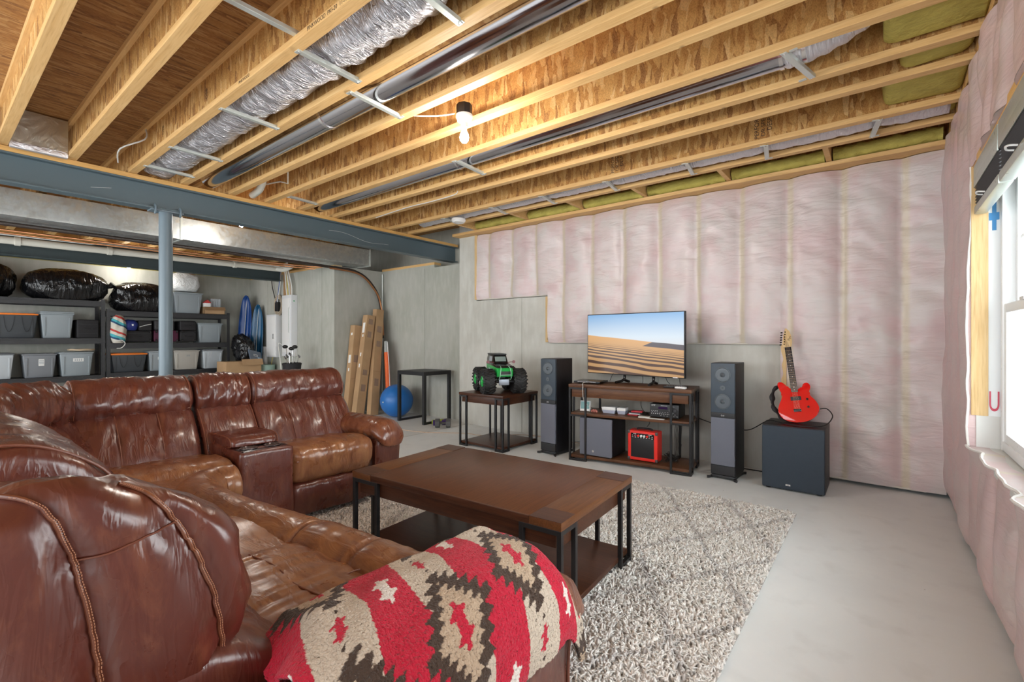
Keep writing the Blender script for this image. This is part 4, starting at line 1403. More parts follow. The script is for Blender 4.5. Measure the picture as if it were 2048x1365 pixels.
def rug_pile():
    rs = np.random.RandomState(5)
    Wd, Dd = RX1 - RX0, RY1 - RY0
    N = 76000
    # denser where it can be seen
    x = rs.rand(N) * Wd - Wd / 2
    y = rs.rand(N) * Dd - Dd / 2
    ang = rs.rand(N) * 2 * np.pi
    lean = .010 + .016 * rs.rand(N)
    h = .016 + .012 * rs.rand(N)
    wd = .0050 + .0030 * rs.rand(N)
    cx, sx = np.cos(ang), np.sin(ang)
    V = np.zeros((N, 7, 3))
    for k, (t, lw) in enumerate(((0, 1), (.6, .95))):
        px = x + cx * lean * t * t * 1.2
        py = y + sx * lean * t * t * 1.2
        pz = .008 + h * (t if k == 0 else .72)
        for j, a in enumerate((0, 2.1, 4.2)):
            V[:, k * 3 + j, 0] = px + np.cos(ang + a) * wd * lw
            V[:, k * 3 + j, 1] = py + np.sin(ang + a) * wd * lw
            V[:, k * 3 + j, 2] = pz
    V[:, 6, 0] = x + cx * lean * 1.25
    V[:, 6, 1] = y + sx * lean * 1.25
    V[:, 6, 2] = .008 + h
    V[:, :, 0] = np.clip(V[:, :, 0], -Wd / 2 - .012, Wd / 2 + .012)
    base = np.array([[0, 1, 4], [0, 4, 3], [1, 2, 5], [1, 5, 4], [2, 0, 3], [2, 3, 5], [3, 4, 6], [4, 5, 6], [5, 3, 6]])
    F = (base[None] + (np.arange(N) * 7)[:, None, None]).reshape(-1)
    me = bpy.data.meshes.new('pile')
    me.vertices.add(N * 7)
    me.vertices.foreach_set('co', V.reshape(-1))
    nf = len(F) // 3
    me.loops.add(len(F))
    me.loops.foreach_set('vertex_index', F.astype(np.int32))
    me.polygons.add(nf)
    me.polygons.foreach_set('loop_start', np.arange(nf, dtype=np.int32) * 3)
    me.polygons.foreach_set('loop_total', np.full(nf, 3, dtype=np.int32))
    me.update(calc_edges=True)
    me.validate()
    o = bpy.data.objects.new('pile', me)
    t = NT('shag_yarn', (.7, .66, .62), .9)
    rnd = t.n('NewGeometry').outputs['Random Per Island']
    col = t.ramp(rnd, [(0, (.82, .76, .71)), (.3, (.92, .88, .83)), (.7, (.95, .93, .89)), (1, (.97, .96, .93))])
    s_ = t.sep(t.n('VectorMath', {0: t.coord(), 1: t.n('VectorMath', {0: t.n('TexNoise', {'Vector': t.coord(), 'Scale': 5.0}).outputs[1], 1: (.07, .07, 0)}, operation='MULTIPLY').outputs[0]}, operation='ADD').outputs[0])
    P = .46
    lines = []
    for sg in (1, -1):
        u = t.math('DIVIDE', t.math('ADD', s_[0], t.math('MULTIPLY', s_[1], sg * .62)), P)
        d = t.math('ABSOLUTE', t.math('SUBTRACT', t.math('FRACT', t.math('ADD', u, 50)), .5))
        lines.append(t.ramp(d, [(.03, 1), (.065, 0)]))
    ln = t.math('MAXIMUM', lines[0], lines[1])
    col = t.mix(t.math('MULTIPLY', ln, .45), col, (.46, .43, .43))
    t.set('Base Color', col)
    t.set('Sheen Weight', .2)
    me.materials.append(t.m)
    COL.objects.link(o)
    o.parent = rug
    o['kind'] = 'stuff'


rug_pile()

# ------------------------------------------------------------------ sectional sofa
sofa = empty('sectional_sofa', (-2.4, 1.0, 0), 0, 'large brown leather sectional sofa wrapping round the coffee table', 'sofa')
SO = Vector((-2.4, 1.0, 0))


def loft(name, w2, prof, xf, mat, par, nu=44, p=9, wr=.006, seed=0, end=.75, tufts=0, folds=1, subsm=4, gather=0, npipe=None, pr=.006, uoff=0.0):
    """a stuffed leather cushion: closed (d,z) profile swept over its width w2, puffed shut at both ends"""
    pr_ = smooth_pts([(a, c_, 0) for a, c_ in prof], subsm, True)
    c = sum(pr_, Vector()) / len(pr_)
    b = MB()
    rings = []
    piping = {}
    nc = 12
    am = (1 - .97 ** (p / 1.6)) ** (1 / p)
    AS = [(-((1 - (.97 * j / nc) ** (p / 1.6)) ** (1 / p)), max(.001, .97 * j / nc)) for j in range(nc)]
    mid = [-am + 2 * am * j / nu for j in range(nu + 1)]
    AS = AS + [(a, max(0.0, 1 - abs(a) ** p) ** (1.6 / p)) for a in mid] + [(-a, s_) for a, s_ in AS[::-1]]
    for a, s in AS:
        bulge = 1 + .02 * math.cos(a * PI / 2)
        if tufts:
            bulge -= .045 * sum(math.exp(-((a - (k * 2 / (tufts + 1) - 1)) / .035) ** 2) for k in range(1, tufts + 1))
        ring = []
        for k, q in enumerate(pr_):
            dr = (q - c)
            rr = dr.length
            n_ = noise.noise((a * w2 * 5 + seed, k * .35, seed * 3.1))
            st = noise.noise((a * w2 * 22 + seed + q.y * 6, q.y * 5 + q.x * 3, seed * 1.7))
            st2 = noise.noise((a * w2 * 9 - q.y * 12 + seed, q.x * 10, seed * 2.7))
            g = gather * (abs(a) ** 6) * math.sin(k * 1.9 + seed) * .5
            f = wr * (n_ * 1.2 + folds * max(0, 1 - abs(st) * 1.6) ** 2 * .35 + folds * .8 * max(0, 1 - abs(st2 * 1.3)) ** 2 + g)
            sc = s * bulge
            pt = c + dr * sc + (dr / max(rr, 1e-6)) * f * s
            ring.append(b.bm.verts.new(xf(a * w2 / 2 + uoff, pt.x, pt.y)))
        rings.append(ring)
    m = len(pr_)
    for A, B in zip(rings, rings[1:]):
        for k in range(m): b.bm.faces.new((A[k], A[(k + 1) % m], B[(k + 1) % m], B[k]))
    b.bm.faces.new(rings[0][::-1]); b.bm.faces.new(rings[-1])
    o = b.build(name, mat, par, True, auto=180)
    if npipe:
        pb = MB()
        for frac in npipe:
            pts = []
            a = frac
            s = max(0.0, 1 - abs(a) ** p) ** (1 / p * 1.6)
            for q in pr_:
                dr = q - c
                pt = c + dr * s * 1.012 + dr.normalized() * (wr * .6)
                pts.append(xf(a * w2 / 2 + uoff, pt.x, pt.y))
            pb.tube(pts, pr, 8, True)
        pb.build('piping', M_pipg, o)
    return o


TH = R(4)


def far(yc):
    """far leg: d = depth behind the front, faces +x"""
    def f(u, d, z):
        y = (yc + u) - 1.6
        x = -d
        return Vector((-3.03 - d + y * .07, yc + u, z)) - SO
    return f


def near(xc, yf=1.07):
    def f(u, d, z): return Vector((xc - u, yf - d, z)) - SO
    return f


def diag(c, ang):
    """front centre c, facing direction ang"""
    fx, fy = math.cos(ang), math.sin(ang)
    def f(u, d, z): return Vector((c[0] - fx * d - fy * u, c[1] - fy * d + fx * u, z)) - SO
    return f


# profiles (depth behind front edge, height)
P_back = [(.47, .40), (.52, .56), (.60, .68), (.68, .765), (.80, .775), (.90, .70), (.92, .50), (.80, .34), (.60, .33)]
P_head = [(.66, .79), (.655, .86), (.70, .945), (.79, .985), (.88, .965), (.93, .86), (.90, .74), (.80, .72), (.70, .735)]
P_seat = [(.0, .40), (.0, .47), (.06, .51), (.20, .515), (.40, .49), (.56, .46), (.58, .34), (.40, .28), (.10, .27), (.02, .31)]
P_foot = [(.015, .10), (.0, .18), (.015, .26), (.08, .275), (.20, .26), (.22, .10), (.10, .06), (.03, .065)]


def seatset(xf, w2, seed, back_w=None, worn=True, bo=0):
    xg = lambda u, d, z: xf(u + bo, d, z)
    bw = back_w or w2
    st = loft('seat_cushion', w2, P_seat, xf, M_lea_t if worn else M_lea, sofa, 40, 14, .007, seed)
    b = MB()
    b.tube([xf(-w2 / 2 * .93 + w2 * .93 * k / 20, .002 - .004 * math.sin(PI * k / 20), .43) for k in range(21)], .0035, 6)
    b.build('stitching', M_pipg, st)
    loft('footrest_panel', w2, P_foot, xf, M_lea, sofa, 30, 16, .005, seed + 1)
    bk = loft('backrest', bw, P_back, xg, M_lea, sofa, 48, 16, .010, seed + 2, tufts=2)
    hd_ = loft('headrest', bw, P_head, xg, M_lea, sofa, 48, 14, .008, seed + 3, folds=1.3, npipe=(-.93, .93), pr=.0045)
    b = MB()
    b.tube([xg(-bw / 2 * .95 + bw * .95 * k / 24, .668, .778 + .004 * math.sin(k)) for k in range(25)], .005, 6)
    for a in (-.34, .34):
        q = smooth_pts([(p_[0] - .003, p_[1], 0) for p_ in P_back[0:4]], 5)
        b.tube([xg(a * bw / 2, v.x - .004, v.y) for v in q], .0035, 6)
    b.build('piping', M_pipg, bk)
    return st


seatset(far(1.84), .60, 1.0, .74, bo=.085)
# console between the two far seats
cx_ = far(1.38)
cs = MB()
loft('console', .325, [(0, .06), (0, .30), (0, .52), (.03, .545), (.20, .545), (.50, .545), (.53, .30), (.50, .06), (.25, .05)], cx_, M_lea, sofa, 30, 30, .001, 5, folds=.3, subsm=3)
cons = [o for o in kids(sofa) if o.name.startswith('console')][0]
lid = loft('console_lid', .30, [(.20, .55), (.17, .565), (.19, .60), (.26, .615), (.45, .61), (.62, .60), (.66, .56), (.60, .53), (.40, .53)], cx_, M_lea, sofa, 30, 12, .004, 6, npipe=(-.94, .94), pr=.004)
b = MB()
b.bx((-.065, -.14, 0), (.065, .14, .006), .004)
o = b.build('cup_holder_tray', M_black_gloss, cons, True)
o.location = cx_(0, .10, .545)
o.rotation_euler = (0, 0, TH)
for u in (-.072, .072):
    b = MB().lathe([(.052, .0), (.052, .004), (.042, .005), (.040, .002), (.036, -.002), (0, -.002)], seg=28)
    o = b.build('cup_holder', plain('cup_ring', (.10, .08, .08), .25, .6), cons)
    o.location = cx_(u, .10, .553)
loft('backrest', .35, P_back, cx_, M_lea, sofa, 36, 16, .006, 8, npipe=(-.95, .95), pr=.004)
loft('headrest', .36, P_head, cx_, M_lea, sofa, 40, 10, .009, 9, folds=1.6, gather=1.2, npipe=(-.9, .9), pr=.0045)
# second far seat, then the corner wedge
seatset(far(.895), .62, 12.0, .63, bo=-.02)
W1 = diag((-2.90, 1.16), R(50))
Pw_back = [(d + .34, z) for d, z in P_back]
Pw_head = [(d + .34, z) for d, z in P_head]
loft('backrest', .62, Pw_back, W1, M_lea, sofa, 48, 14, .010, 21, tufts=1)
loft('headrest', .64, Pw_head, W1, M_lea, sofa, 48, 12, .012, 22, folds=1.6, npipe=(-.93, .93), pr=.005)
# wedge seat
b = MB()
nw = 40


def wedge_top(u, v):
    x = -3.55 + 1.85 * u
    yb = .42
    yf = .95 + .05 * u
    y = yb + (yf - yb) * v
    z = .480 + .018 * noise.noise((x * 3, y * 4, 3)) + .003 * (1 - abs(noise.noise((x * 5 + y * 5, y * 4, 1)))) ** 2 - .012 * math.exp(-((x + 2.55) / .03) ** 2)
    return Vector((x, y, z)) - SO


b.grid(wedge_top, 60, 26)
wt = b.build('corner_seat', M_lea_t, sofa, True, auto=180)
md = wt.modifiers.new('s', 'SOLIDIFY')
md.thickness = .16
md.offset = -1


def path_roll(name, pts, r, mat, seed, seg=26, n=10, amp=.008, creases=()):
    P = smooth_pts([Vector(p) for p in pts], n)
    b = MB()
    rings = []
    L = len(P)
    for i, p_ in enumerate(P):
        t = (P[min(L - 1, i + 1)] - P[max(0, i - 1)])
        t.z = 0
        t.normalize()
        sd = Vector((t.y, -t.x, 0))
        e = i / (L - 1)
        s = min(1, (min(e, 1 - e) / .035)) if e > 0 and e < 1 else .02
        s = max(.02, 1 - (1 - s) ** 3)
        for c in creases: s -= .10 * math.exp(-((e - c) / .008) ** 2)
        ring = []
        for k in range(seg):
            a = 2 * PI * k / seg
            q = Vector((math.cos(a), math.sin(a)))
            n1 = noise.noise((i * .12 + seed, q.x * 1.6, q.y * 1.6))
            n2 = max(0, 1 - 1.4 * abs(noise.noise((i * .22 + seed + q.y * 1.4, q.x * .8, seed)))) ** 2
            rr = r * s + amp * (n1 + .8 * n2) * s
            ring.append(b.bm.verts.new(p_ + sd * q.x * rr * 1.08 + Vector((0, 0, q.y * rr * .95)) - SO))
        rings.append(ring)
    for A, B in zip(rings, rings[1:]):
        for k in range(seg): b.bm.faces.new((A[k], A[(k + 1) % seg], B[(k + 1) % seg], B[k]))
    b.bm.faces.new(rings[0][::-1]); b.bm.faces.new(rings[-1])
    return b.build(name, mat, sofa, True, auto=180)


# rolled front edge of the corner and of the near seat
path_roll('front_bolster', [(-2.98, 1.17, .405), (-2.96, 1.02, .41), (-2.82, .915, .41), (-2.55, .895, .41), (-2.25, .92, .41), (-1.98, .955, .41), (-1.78, .98, .41)], .108, M_lea_t, 3, n=14, amp=.006)
path_roll('front_bolster', [(-1.79, .985, .41), (-1.55, 1.0, .415), (-1.25, 1.02, .415), (-1.02, 1.03, .41)], .112, M_lea_t, 9, n=20, amp=.006, creases=(.45,))
b = MB()
P = smooth_pts([(-2.99, 1.19, 0), (-2.96, 1.06, 0), (-2.80, .99, 0), (-2.5, .97, 0), (-2.2, 1.0, 0), (-1.8, 1.05, 0), (-1.0, 1.08, 0)], 8)
b.grid(lambda u, v: P[int(u * (len(P) - 1))] + Vector((0, -.03 * abs(v - .5), .06 + .30 * v)) - SO, len(P) - 1, 6)
o = b.build('front_panel', M_lea, sofa, True, auto=180)
md = o.modifiers.new('s', 'SOLIDIFY'); md.thickness = .03
# near seat
N1 = near(-1.375)
Pn_seat = [(.12, .40), (.12, .44), (.17, .475), (.30, .49), (.48, .485), (.62, .46), (.64, .34), (.45, .28), (.20, .28), (.13, .32)]
ns = loft('seat_cushion', .78, Pn_seat, N1, M_lea_t, sofa, 60, 18, .008, 41, tufts=1, folds=1.0)
b = MB()
for a in (-.02,):
    b.tube([N1(a, .16 + .02 * k, .485 + .004 * math.sin(k)) for k in range(20)], .0025, 6)
b.tube([N1(-.36 + .036 * k, .34 + .008 * math.sin(k * .7), .494) for k in range(21)], .003, 6)
b.build('stitching', M_pipg, ns)
# near backrest with boxed end, the largest cushion in the picture
Pn_back = [(.50, .42), (.52, .52), (.60, .60), (.72, .66), (.86, .66), (.95, .56), (.93, .40), (.75, .33)]
loft('backrest', .80, Pn_back, N1, M_lea, sofa, 50, 20, .008, 51, tufts=2)
Pn_head = [(.70, .60), (.655, .70), (.655, .80), (.69, .89), (.76, .955), (.85, 1.005), (.94, 1.02), (1.01, 1.0), (1.045, .93), (1.04, .82), (.99, .70), (.91, .625), (.80, .585)]
N2 = lambda u, d, z: N1(u, d, z - .13 * min(1, max(0, (u + .36) / .45)) ** 1.3)
nh = loft('headrest', .80, Pn_head, N2, M_lea, sofa, 90, 12, .010, 55, folds=1.1, subsm=6, uoff=-.0)


_w2 = near(-2.40)
W2 = lambda u, d, z: _w2(u, d, z - .065)
loft('backrest', 1.02, Pn_back, W2, M_lea, sofa, 60, 20, .006, 31, tufts=3)
loft('headrest', 1.04, Pn_head, W2, M_lea, sofa, 60, 14, .007, 32, folds=1.2, npipe=(-.93, .93), pr=.005)


# seams with stitching running over the near headrest
def seam(frac, r=.0055, thread=True, lift=1.006):
    pr_ = smooth_pts([(a, c_, 0) for a, c_ in Pn_head], 14, True)
    c = sum(pr_, Vector()) / len(pr_)
    a = frac
    s = max(0.0, 1 - abs(a) ** 12) ** (1 / 12 * 1.6)
    b = MB()
    pts = []
    for k, q in enumerate(pr_):
        dr = q - c
        wob = .004 * noise.noise((k * .12, frac * 5, 2))
        pt = c + dr * s * 1.02 * lift + dr.normalized() * .004
        pts.append(N2(a * .40 + wob * 2, pt.x, pt.y))
    b.tube(pts, r, 8, True)
    o = b.build('piping', M_lea_t, nh)
    if thread:
        b = MB()
        n = len(pts)
        for k in range(0, n * 2):
            t = k / 2
            i = int(t) % n
            p0 = Vector(pts[i]).lerp(Vector(pts[(i + 1) % n]), t - int(t))
            p1 = Vector(pts[i]).lerp(Vector(pts[(i + 1) % n]), min(1, t - int(t) + .32))
            cc = N2(a * .40, c.x, c.y)
            dd = (p0 - cc); dd.x = 0; dd.normalize()
            b.tube([p0 + dd * r * .9 + Vector((.004, 0, 0)), p1 + dd * r * .9 + Vector((-.003, 0, 0))], .0011, 4)
        b.build('stitching', M_thread, o)


# boxed end panel: two long stitched seams and a cross seam sunk into the end of the near headrest
SA = smooth_pts([(.03, 1.02, 0), (.11, 1.0, 0), (.145, .93, 0), (.165, .84, 0), (.18, .74, 0), (.19, .62, 0)], 10)
SB = smooth_pts([(.215, 1.0, 0), (.262, .965, 0), (.30, .90, 0), (.325, .84, 0), (.35, .76, 0), (.365, .66, 0), (.37, .60, 0)], 10)
SCR = smooth_pts([(.150, .900, 0), (.20, .905, 0), (.25, .915, 0), (.298, .918, 0)], 6)
me = nh.data
xe = max(v.co.x for v in me.vertices)
for v in me.vertices:
    dxe = xe - v.co.x
    if dxe > .16: continue
    y, z = v.co.y + SO.y, v.co.z
    dA = min((y - q.x) ** 2 + (z - q.y) ** 2 for q in SA) ** .5
    dB = min((y - q.x) ** 2 + (z - q.y) ** 2 for q in SB) ** .5
    dC = min((y - q.x) ** 2 + (z - q.y) ** 2 for q in SCR) ** .5
    k = 1 - dxe / .16
    v.co.x -= k * (.020 * math.exp(-(dA / .022) ** 2) + .022 * math.exp(-(dB / .022) ** 2) + .008 * math.exp(-(dC / .014) ** 2))
    v.co.x += k * .010 * math.exp(-(dB - .07) ** 2 / .002) * (1 if y > .33 else .3)
me.update()
from mathutils.bvhtree import BVHTree
dgx = bpy.context.evaluated_depsgraph_get()
bv = BVHTree.FromPolygons([v.co.copy() for v in me.vertices], [tuple(p_.vertices) for p_ in me.polygons])


def on_end(y, z, off=.0):
    h = bv.ray_cast(Vector((xe + .5, y - SO.y, z)), Vector((-1, 0, 0)))
    if h[0] is None: return None
    return h[0] + h[1] * off if h[1].x > 0 else h[0] - h[1] * off


for S_, th_ in ((SA, True), (SB, True), (SCR, False)):
    pts = [p_ for p_ in (on_end(q.x, q.y, .003) for q in S_) if p_ is not None]
    b = MB()
    b.tube(pts, .0038 if th_ else .0018, 8)
    so = b.build('piping', M_lea_m if th_ else M_pipg, nh)
    if th_:
        b = MB()
        for off in (-.0035, .0):
            for k in range(len(pts) - 1):
                for q in (0, .5):
                    a_, c_ = pts[k].lerp(pts[k + 1], q), pts[k].lerp(pts[k + 1], q + .33)
                    o_ = Vector((.0040, off * 1.0 + .004, 0))
                    b.tube([a_ + o_, c_ + o_], .0009, 4)
        b.build('stitching', M_thread, so)
# back shell of the near side
b = MB()
b.bx((-3.0, .0, .05), (-1.0, .13, .60), .03, 3)
o = b.build('back_frame', M_lea_d, sofa)
o.location = -SO
MB().bx((-1.62, .0, 0), (-.98, 1.0, 0)).bm.free()
# outer side panel and arm of the near leg
def arm(xf, wpad, seed, front=True, lsc=1.0, body=.20, d0=-.02):
    """xf: u across the arm, d depth behind the front edge"""
    pad = [(-wpad / 2, .52), (-wpad / 2 - .012, .565), (-wpad / 2 + .03, .625), (0, .645), (wpad / 2 - .03, .625), (wpad / 2 + .012, .56), (wpad / 2, .51), (wpad * .32, .485), (0, .48), (-wpad * .32, .485)]
    sw = lambda u, d, z: xf(d, u, z)   # sweep along depth
    Lp = .80 * lsc
    c = d0 + Lp / 2 - .01
    pd = loft('armrest', Lp, pad, lambda u, d, z: xf(d, c + u, z - (.05 * max(0, (.12 - (c + u - d0)) / .12) ** 2) - .03 * max(0, (c + u - .55))), M_lea_m, sofa, 50, 8, .006, seed, folds=1.2)
    bd = [(-body / 2, .06), (-body / 2 - .004, .30), (-body / 2, .50), (0, .52), (body / 2, .50), (body / 2 + .004, .30), (body / 2, .06), (0, .05)]
    loft('arm_body', .86 * lsc, bd, lambda u, d, z: xf(d, .06 + .43 * lsc + u - .05 * z, z), M_lea, sofa, 36, 20, .004, seed + 2, folds=.5, npipe=(-.97,), pr=.005)
    return pd


fy = far(2.285)
arm(lambda u, d, z: fy(u, d, z - .03), .215, 61)
na = lambda u, d, z: Vector((-.83 + u * 1.0, 1.24 - d, z - (.075 if z > .45 else 0) * 1.0)) - SO
arm(na, .27, 71, lsc=1.10, body=.22)
# outer side of the near end behind the arm
b = MB().bx((-.93, .02, .05), (-.75, .50, .56), .03, 3)
o = b.build('side_panel', M_lea_d, sofa)
o.location = -SO

# ------------------------------------------------------------------ fleece blanket on the near arm
def blanket():
    NU, NV = 400, 500
    # cross-section of the drape over the arm: (x offset, z) from the seat side to the outer side
    sec = smooth_pts([(-.395, .525, 0), (-.33, .56, 0), (-.25, .615, 0), (-.16, .665, 0), (-.06, .695, 0), (.04, .690, 0), (.12, .655, 0), (.175, .59, 0), (.19, .52, 0), (.185, .475, 0)], 20)
    ln = [0]
    for a, c in zip(sec, sec[1:]): ln.append(ln[-1] + (c - a).length)
    T = ln[-1]

    def at(s):
        s = max(0, min(T - 1e-6, s))
        lo = np.searchsorted(ln, s, side='right') - 1
        lo = min(lo, len(sec) - 2)
        f = (s - ln[lo]) / max(1e-9, ln[lo + 1] - ln[lo])
        return sec[lo].lerp(sec[lo + 1], f), (sec[lo + 1] - sec[lo]).normalized()

    y0, y1 = .42, 1.25
    verts = []
    SV = []
    for i in range(NU + 1):
        s = T * i / NU
        p0, tg = at(s)
        nrm = Vector((-tg.y, tg.x, 0))
        if nrm.y < 0 and abs(nrm.y) > abs(nrm.x): nrm = -nrm
        a = i / NU
        # near hem is ragged and folded, far end wraps down over the arm front
        skew = .10 * (1 - a) - .04
        for j in range(NV + 1):
            t = j / NV
            y = y0 + (y1 - y0) * t
            ye = y + skew * (1 - t) * 1.0
            z = p0.y - .035
            x = p0.x
            # soft folds
            f = .016 * noise.noise((s * 5, y * 3.2, 4)) + .010 * noise.noise((s * 11 + y * 6, y * 5, 9))
            f += .012 * math.exp(-((s - T * .22 - .12 * y) / .03) ** 2)
            f += .020 * max(0, 1 - t * 9) * math.sin(s * 30)
            dx, dz = nrm.x * f, nrm.y * f
            over = max(0, ye - 1.08)
            narrow = 1 - over * .55
            drop = min(.11, over * over * 5.5)
            rear = max(0, .52 - ye)
            z2 = z + dz - drop - rear * .9 * (1 if a < .5 else .6)
            x2 = -.85 + (x + dx) * narrow
            fr = .0012 * noise.noise((s * 160, y * 160, 0)) + .0010 * noise.noise((s * 330, y * 330, 5))
            verts.append((x2 + nrm.x * fr, ye - over * .35, z2 + nrm.y * fr))
            SV.append((s, y))
    me = bpy.data.meshes.new('fleece_blanket')
    idx = np.arange((NU + 1) * (NV + 1)).reshape(NU + 1, NV + 1)
    F = np.stack([idx[:-1, :-1], idx[1:, :-1], idx[1:, 1:], idx[:-1, 1:]], -1).reshape(-1, 4)
    me.from_pydata(verts, [], F.tolist())
    # woven pattern in blanket coordinates
    S = np.array(SV)
    s = S[:, 0] - T * .685
    t = S[:, 1] - .70
    th = math.radians(-14)
    u = s * .97 + t * .30 - .058
    v = (t + s * .18 - .10 * np.abs(s) ** 1.5 - .055) * 1.22
    PU, PV = .40, .305
    pix = .009
    uq = u
    cu = (uq + PU / 2) % PU - PU / 2
    hu = (uq + PU) % PU - PU / 2
    vk = (v + PV / 2) % PV - PV / 2
    vh = (v + PV) % PV - PV / 2
    cream = np.array((.56, .48, .38)); creamc = np.array((.47, .36, .25)); red = np.array((.50, .003, .03)); brown = np.array((.055, .032, .020)); white = np.array((.74, .68, .62))
    col = np.tile(red, (len(s), 1))

    def sd(dx, dy, ax, ay, step, teeth=.030):
        # stepped diamond with saw teeth
        A_, B_ = np.abs(dx) / ax, np.abs(dy) / ay
        pos = (A_ - B_) / 2 + .5
        saw = 1 - (pos * step) % 1
        return A_ + B_ < 1 - teeth / 2 + teeth * saw

    band = np.abs(vk) < .052 + .034 * (np.abs(cu) / (PU / 2)) ** 1.0
    col[band] = cream
    big = sd(cu, vk, .150, .132, 6, .28)
    mid = sd(cu, vk, .096, .086, 5, .30)
    col[big] = brown
    col[mid] = creamc

    def cross(dx, dy, r):
        a_, b_ = np.abs(dx) / r, np.abs(dy) * 1.3 / r
        arm_ = (b_ < .24) & (a_ < 1.05) | (a_ < .55) & (b_ < .5)
        tip = (b_ >= .24) & (a_ > .18 + .25 * b_) & (a_ < .80 - .25 * b_) & (b_ < 1.0)
        return arm_ | tip

    col[cross(cu, vk, .042)] = red
    half = np.where(np.abs(hu) < .05, hu, 9)
    col[cross(hu, vk, .027)] = red
    col[cross(hu, vh, .040)] = white
    rs = np.random.RandomState(1)
    col = col * (.93 + .14 * rs.rand(len(s), 1))
    ca = me.color_attributes.new('weave', 'FLOAT_COLOR', 'POINT')
    ca.data.foreach_set('color', np.concatenate([col, np.ones((len(s), 1))], 1).astype(np.float32).reshape(-1))
    me.polygons.foreach_set('use_smooth', [True] * len(me.polygons))
    m = NT('fleece', (.5, .1, .1), .95)
    at_ = m.n('VertexColor', layer_name='weave').outputs[0]
    m.set('Base Color', at_)
    m.bump(m.math('ADD', m.noise(230, 3), m.noise(90, 3)), .8, .006)
    m.set('Sheen Weight', .12)
    m.set('Sheen Roughness', .5)
    me.materials.append(m.m)
    o = bpy.data.objects.new('fleece_blanket', me)
    COL.objects.link(o)
    md = o.modifiers.new('thick', 'SOLIDIFY')
    md.thickness = .012
    md.offset = 1
    tag(o, 'red, cream and brown fleece blanket with stepped diamonds draped over the sofa arm', 'blanket')
    return o


blanket()
# PART5
# ------------------------------------------------------------------ storage shelves
SXF = -9.62


def shelf_unit(y0, y1, decks, h, lab):
    t = empty('storage_shelf', (SXF, (y0 + y1) / 2, 0), 0, lab, 'shelf')
    L = y1 - y0
    for i, z in enumerate(decks):
        MB().bx((-.41, -L / 2 + .01, z - .02), (-.01, L / 2 - .01, z - .001)).build('deck', M_powder, t, False)
        b = MB()
        for x in (-.004, -.416):
            b.bx((x - .006, -L / 2 + .03, z - .085), (x + .006, L / 2 - .03, z + .002), .002)
            b.bx((x - .010, -L / 2 + .03, z - .030), (x + .010, L / 2 - .03, z - .022), .001)
        b.build('beam', M_powder, t, False)
    for sy in (-1, 1):
        for x in (0, -.42):
            p = MB().box((x, sy * (L / 2 - .022), h / 2), (.006, .05, h), None, .001).box((x - .02, sy * (L / 2), h / 2), (.045, .005, h)).build('post', M_powder, t, False)
            b = MB()
            z = .08
            while z < h - .03:
                for yy in (-.012, .012): b.box((x + .0032, sy * (L / 2 - .022) + yy, z), (.0012, .008, .018), Matrix.Rotation(R(20 if yy < 0 else -20), 4, 'X'))
                z += .05
            b.build('slots', M_black, p, False)
    return t


shelf_unit(-.06, 1.855, (.13, .672, 1.250, 1.830), 1.86, 'taller black metal shelf unit at the left edge, bin bags on top')
shelf_unit(1.875, 3.655, (.20, .697, 1.170, 1.690), 1.72, 'lower black metal shelf unit crossed by the round post')


def tote(y0, y1, z, h, m, lab, lid=None, dep=.36, label=None, handles=False, xo=0, group='storage totes on the shelves', stack=1):
    w2 = y1 - y0
    t = empty('storage_tote', (SXF - .20 + xo, (y0 + y1) / 2, z), 0, lab, 'storage tote', group)
    MB().taper((0, 0, 0), (dep, w2 * .96), (dep * .84, w2 * .80), h - .03, .012).build('body', m, t)
    lm = lid or m
    b = MB()
    for k in range(stack): b.box((0, 0, h - .022 + .022 * k), (dep + .02, w2, .022), None, .009, 3)
    b.box((0, 0, h - .012 + .022 * (stack - 1)), (dep * .8, w2 * .85, .014), None, .005)
    b.build('lid', lm, t)
    b = MB()
    for yy in (-.18, .18):
        b.box((dep / 2 * .93, yy * w2 / .5, h * .45), (.010, .02, h * .7), Matrix.Rotation(R(5), 4, 'Y'), .004)
    b.build('ribs', m, t)
    if handles:
        for yy in (-.27, .12):
            MB().tube([(dep / 2 + .005, yy * w2, h - .05), (dep / 2 + .0, yy * w2 + .02, h * .45), (dep / 2 - .006, yy * w2 + .055, h * .25), (dep / 2 + .0, yy * w2 + .09, h * .45), (dep / 2 + .005, yy * w2 + .11, h - .05)], .0028, 6, smooth=4).build('wire_handle', M_iron, t)
    if label:
        lb = MB().box((dep / 2 * .945, label[0] * w2, h * label[1]), (.004, label[2], label[3]), Matrix.Rotation(R(5), 4, 'Y')).build('sticker', M_label, t, False)
        b = MB()
        for k in range(3):
            for q in range(4): b.box((dep / 2 * .955 + .0015, label[0] * w2 + label[2] * (.2 * q - .3), h * label[1] + label[3] * (.25 - .22 * k)), (.002, label[2] * .12, label[3] * .12), Matrix.Rotation(R(5), 4, 'Y'))
        b.build('print', plain('print_grey', (.2, .25, .3), .7), lb, False)
    return t


